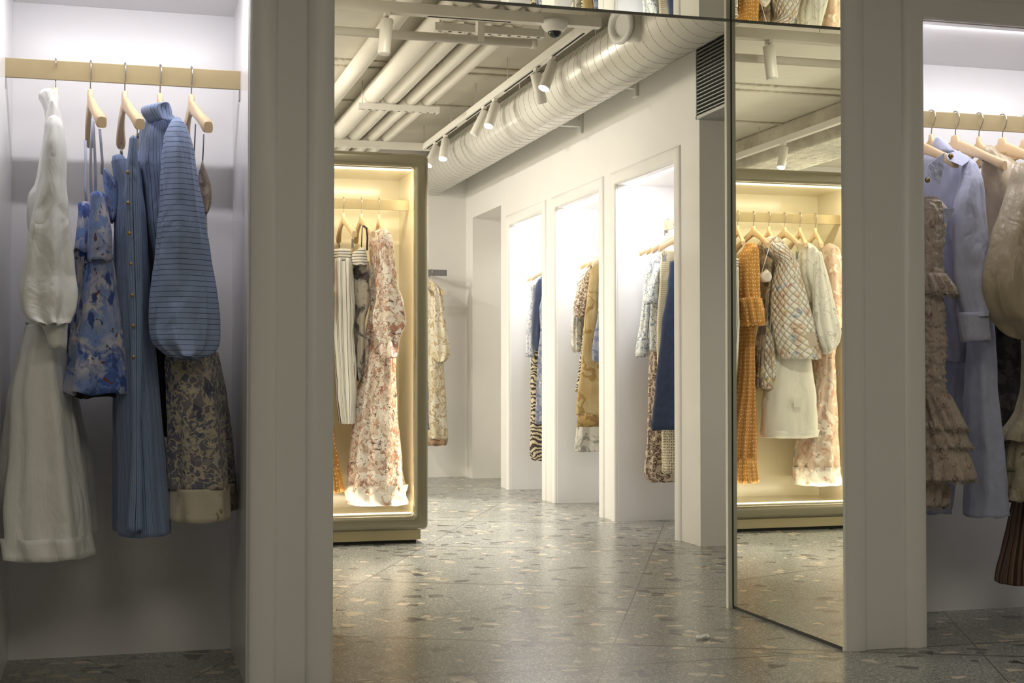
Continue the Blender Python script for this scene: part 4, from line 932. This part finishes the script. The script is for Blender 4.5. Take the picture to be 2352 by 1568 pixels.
nhang(9.5, 'wooden hanger of the leopard tee in the middle right-wall niche', G2)
nhang(9.36, 'wooden hanger of the gold scroll dress in the middle right-wall niche', G2)
a = garment('toile_dress', 'grey toile print dress with pale hem, behind the gold dress in the middle right-wall niche', 'dress', 1360, 640, 9.58, G2)
shell('body', 'grey toile', [(630, 1335, 1400), (684, 1330, 1420), (800, 1332, 1430), (900, 1330, 1430), (1004, 1321, 1430), (1036, 1317, 1430)], 9.58, .1, a, 8, (.004, .014), **Kn)
shell('sleeve', 'grey toile', [(633, 1328, 1337), (684, 1321, 1333), (719, 1316, 1335), (753, 1312, 1335), (808, 1313, 1332)], 9.54, .04, a, 4, (.004, .008), **Kn)
a = garment('animal_print_tee', 'zebra and leopard print blouse with a short sleeve in the middle right-wall niche', 'blouse', 1360, 615, 9.5, G2)
shell('body', 'zebra tee', [(612, 1350, 1400), (680, 1345, 1420), (760, 1340, 1420), (900, 1322, 1420)], 9.49, .1, a, 5, (.003, .008), **Kn)
shell('sleeve', 'leopard tee', [(614, 1348, 1358), (633, 1336, 1354), (667, 1326, 1350), (708, 1318, 1343), (728, 1324, 1341)], 9.45, .04, a, 3, (.003, .006), **Kn)
a = garment('gold_scroll_dress', 'ochre gold scroll print dress with dark hem band in the middle right-wall niche', 'dress', 1365, 610, 9.36, G2)
shell('body', 'gold scroll', [(598, 1366, 1400), (615, 1354, 1410), (650, 1350, 1420), (719, 1340, 1425), (788, 1335, 1425), (839, 1331, 1425), (880, 1326, 1430), (918, 1323, 1432), (952, 1322, 1434)], 9.36, .1, a, 5, (.004, .016), seed=21, **Kn)
shell('hem_band', 'gold scroll hem', [(948, 1322, 1434), (979, 1323, 1435)], 9.36, .1, a, 5, (.016, .016), seed=21, cap=False, **Kn)
a = garment('grey_blue_blouse', 'sheer grey blue print blouse, cut by the moulding of the middle right-wall niche', 'blouse', 1390, 640, 9.24, G2)
shell('body', 'grey blue print', [(630, 1384, 1420), (652, 1376, 1430), (719, 1374, 1440), (788, 1361, 1440), (822, 1360, 1440), (830, 1364, 1436)], 9.24, .1, a, 5, (.004, .012), **Kn)
nhang(9.24, 'wooden hanger of the grey blue blouse in the middle right-wall niche', G2)
G1 = 'clothes in the farthest niche of the right wall'
nhang(10.86, 'wooden hanger arm above the lace print shirt in the farthest right-wall niche', G1)
nhang(10.74, 'wooden hanger of the navy shirt in the farthest right-wall niche', G1)
a = garment('lace_print_shirt', 'pale blue lace print shirt in the farthest right-wall niche', 'shirt', 1225, 655, 10.86, G1)
shell('body', 'pale blue lace print', [(648, 1222, 1270), (684, 1217, 1280), (800, 1216, 1285), (840, 1218, 1280)], 10.86, .1, a, 5, (.004, .010), **Kn)
shell('sleeve', 'pale blue lace print', [(650, 1217, 1232), (684, 1214, 1229), (753, 1209, 1226), (819, 1207, 1230)], 10.80, .04, a, 4, (.003, .006), **Kn)
a = garment('zebra_trousers', 'zebra print trousers gathered at the ankle in the farthest right-wall niche', 'trousers', 1235, 800, 10.8, G1)
shell('legs', 'zebra', [(760, 1224, 1265), (821, 1220, 1270), (883, 1219, 1275), (973, 1218, 1280), (1020, 1217, 1280), (1048, 1219, 1278), (1057, 1224, 1272)], 10.80, .1, a, 5, (.004, .014), **Kn)
a = garment('navy_shirt', 'navy shirt with a balloon sleeve in the farthest right-wall niche', 'shirt', 1245, 640, 10.7, G1)
shell('sleeve', 'navy cloth', [(640, 1237, 1256), (655, 1231, 1258), (684, 1228, 1258), (753, 1222, 1256), (785, 1223, 1254), (806, 1229, 1250)], 10.66, .05, a, 5, (.003, .010), **Kn)
shell('body', 'navy cloth', [(636, 1242, 1280), (700, 1236, 1290), (800, 1236, 1290)], 10.74, .1, a, 5, (.003, .010), **Kn)
a = garment('grey_blue_dress', 'grey blue print dress, cut by the moulding of the farthest right-wall niche', 'dress', 1250, 680, 10.6, G1)
shell('body', 'grey blue print', [(680, 1246, 1290), (719, 1239, 1290), (760, 1241, 1290), (809, 1236, 1292), (883, 1232, 1294), (973, 1228, 1296)], 10.58, .1, a, 5, (.004, .012), **Kn)

# ---- scrap on the floor
P = at(1610, 1467, Z=0); mb = MB(); rnd = random.Random(3)
gridp = [[Vector((P.x-.028+.056*i/6+.02*j/4, P.y-.025+.05*j/4+.012*i/6, .003+.010*abs(noise.noise(Vector((i*.9, j*.8, 2)))) + .006*rnd.random())) for i in range(7)] for j in range(5)]
mb.loft(gridp, closed=False); tag(mb.build('plastic_scrap', 'foil', solid=.0006, loc=P), 'small crumpled scrap of clear plastic lying on the terrazzo floor', 'scrap')

# ------------------------------------------------------------------ lights
def area(name, loc, rot, sx, sy, power, col, spread=None):
    l = bpy.data.lights.new(name, 'AREA'); l.shape = 'RECTANGLE'; l.size = sx; l.size_y = sy; l.energy = power; l.color = col
    if spread: l.spread = math.radians(spread)
    o = bpy.data.objects.new(name, l); C.objects.link(o); o.location = loc; o.rotation_euler = [math.radians(a) for a in rot]; return o
COOL = (1.0, .975, 1.0); WARM = (1.0, .93, .76); CASE = (1.0, .89, .65); NEUT = (1, .95, .86)
area('niche_led_left', ((NX0+NX1)/2, W0+.03, NH-.012), (25, 0, 0), .68, .015, 4.4, COOL)
area('niche_led_right', ((RX0+RX1)/2, W0+.03, NH-.012), (25, 0, 0), 1.2, .015, 6.9, COOL)
for i, nn in enumerate((n1, n2, n3)):
    area('niche_led_far', (XR+.035, (nn[0]+nn[1])/2, nz-.012), (0, -20, 0), .015, .85, 6.5, (1, .99, .98))
    l = bpy.data.lights.new('niche_downlight', 'SPOT'); l.energy = 25; l.spot_size = math.radians(95); l.spot_blend = .6; l.color = (1, .99, .97); l.shadow_soft_size = .03
    o = bpy.data.objects.new('niche_downlight', l); C.objects.link(o); o.location = (XR+.14, nn[1]-.22, nz-.01); o.rotation_euler = (math.radians(10), 0, 0)
area('case_led_top', ((IX0+IX1)/2, CY0+.07, IZ1-.014), (38, 0, 0), 1.1, .012, 3.5, CASE)
area('case_led_bottom', ((IX0+IX1)/2, CY0+.07, IZ0+.012), (142, 0, 0), 1.1, .012, 2.2, CASE)
area('case_led_right', (IX1-.014, CY0+.07, 1.13), (90, 0, 40), .012, 1.8, 1.3, CASE)
area('case_led_left', (IX0+.014, CY0+.07, 1.13), (90, 0, -40), .012, 1.8, 1.3, CASE)
for P, dr, pw in LIGHTS:
    l = bpy.data.lights.new('track_lamp', 'SPOT'); l.energy = pw*6; l.spot_size = math.radians(58); l.spot_blend = .5; l.color = NEUT; l.shadow_soft_size = .03
    o = bpy.data.objects.new('track_lamp', l); C.objects.link(o); o.location = P; o.rotation_mode = 'QUATERNION'; o.rotation_quaternion = dr.to_track_quat('-Z', 'Y')
# unseen fill lights without fixtures, added to brighten the rooms
def flood(loc, pw, aim=(0, 0, -1), ang=150, col=WARM, sz=.05):
    l = bpy.data.lights.new('fill_flood', 'SPOT'); l.energy = pw; l.spot_size = math.radians(ang); l.spot_blend = 1; l.color = col; l.shadow_soft_size = sz
    o = bpy.data.objects.new('fill_flood', l); C.objects.link(o); o.location = loc; o.rotation_mode = 'QUATERNION'; o.rotation_quaternion = Vector(aim).normalized().to_track_quat('-Z', 'Y')
area('ceiling_fill', (-2.4, 9.0, 2.95), (0, 0, 0), 1.2, 4, 280, WARM)  # unseen area fill added under the far room ceiling
area('ceiling_fill', (-1.2, 6.2, 2.95), (0, 20, 0), 1.2, 1.2, 110, WARM)
flood((.2, 9.0, 2.75), 140, (1, .25, -.75), 120, (1, .94, .83))
flood((-.2, 11.4, 2.75), 115, (1, 0, -.6), 120, (1, .94, .83))
flood((-1.7, 8.6, 2.2), 150, (1, .05, .30), 110, (1, .94, .82), .3)  # unseen uplight added to lift the ceiling and right wall
flood((-2.0, 11, 2.2), 110, (1, -.1, .25), 110, WARM, .3)
flood((1.15, 5.9, 2.9), 85, (-.02, 1, -.80), 75)  # unseen flood added to brighten the clothes in the case
flood((4.2, 5.9, 2.2), 30); flood((3.4, 11.75, 2.3), 4)
for loc, pw, sz in (((1.0, .5, 2.98), 27, 1.6), ((2.9, 1.2, 2.98), 14, 1.2), ((-1.5, 1.0, 2.98), 14, 1.2)):
    area('ceiling_fill', loc, (0, 0, 0), sz, sz, pw, WARM)  # unseen area fills added for the near room
wd = bpy.data.worlds.new('World'); bpy.context.scene.world = wd; wd.use_nodes = True
wd.node_tree.nodes['Background'].inputs[0].default_value = (.8, .76, .68, 1); wd.node_tree.nodes['Background'].inputs[1].default_value = .2

# ------------------------------------------------------------------ camera
cam = bpy.data.cameras.new('camera'); co = bpy.data.objects.new('camera', cam); C.objects.link(co)
cam.sensor_width = 36; cam.lens = FPX/2352*36; cam.clip_start = .05
co.location = CO; co.rotation_euler = (PI/2+PITCH, 0, -YAW)
sc = bpy.context.scene; sc.camera = co
for o in bpy.data.objects:
    if '_l' in o: del o['_l']
vs = sc.view_settings; vs.view_transform = 'Standard'; vs.look = 'None'; vs.exposure = 0; vs.gamma = 1; vs.use_curve_mapping = False
sc.cycles.max_bounces = 10 if hasattr(sc, 'cycles') else 0
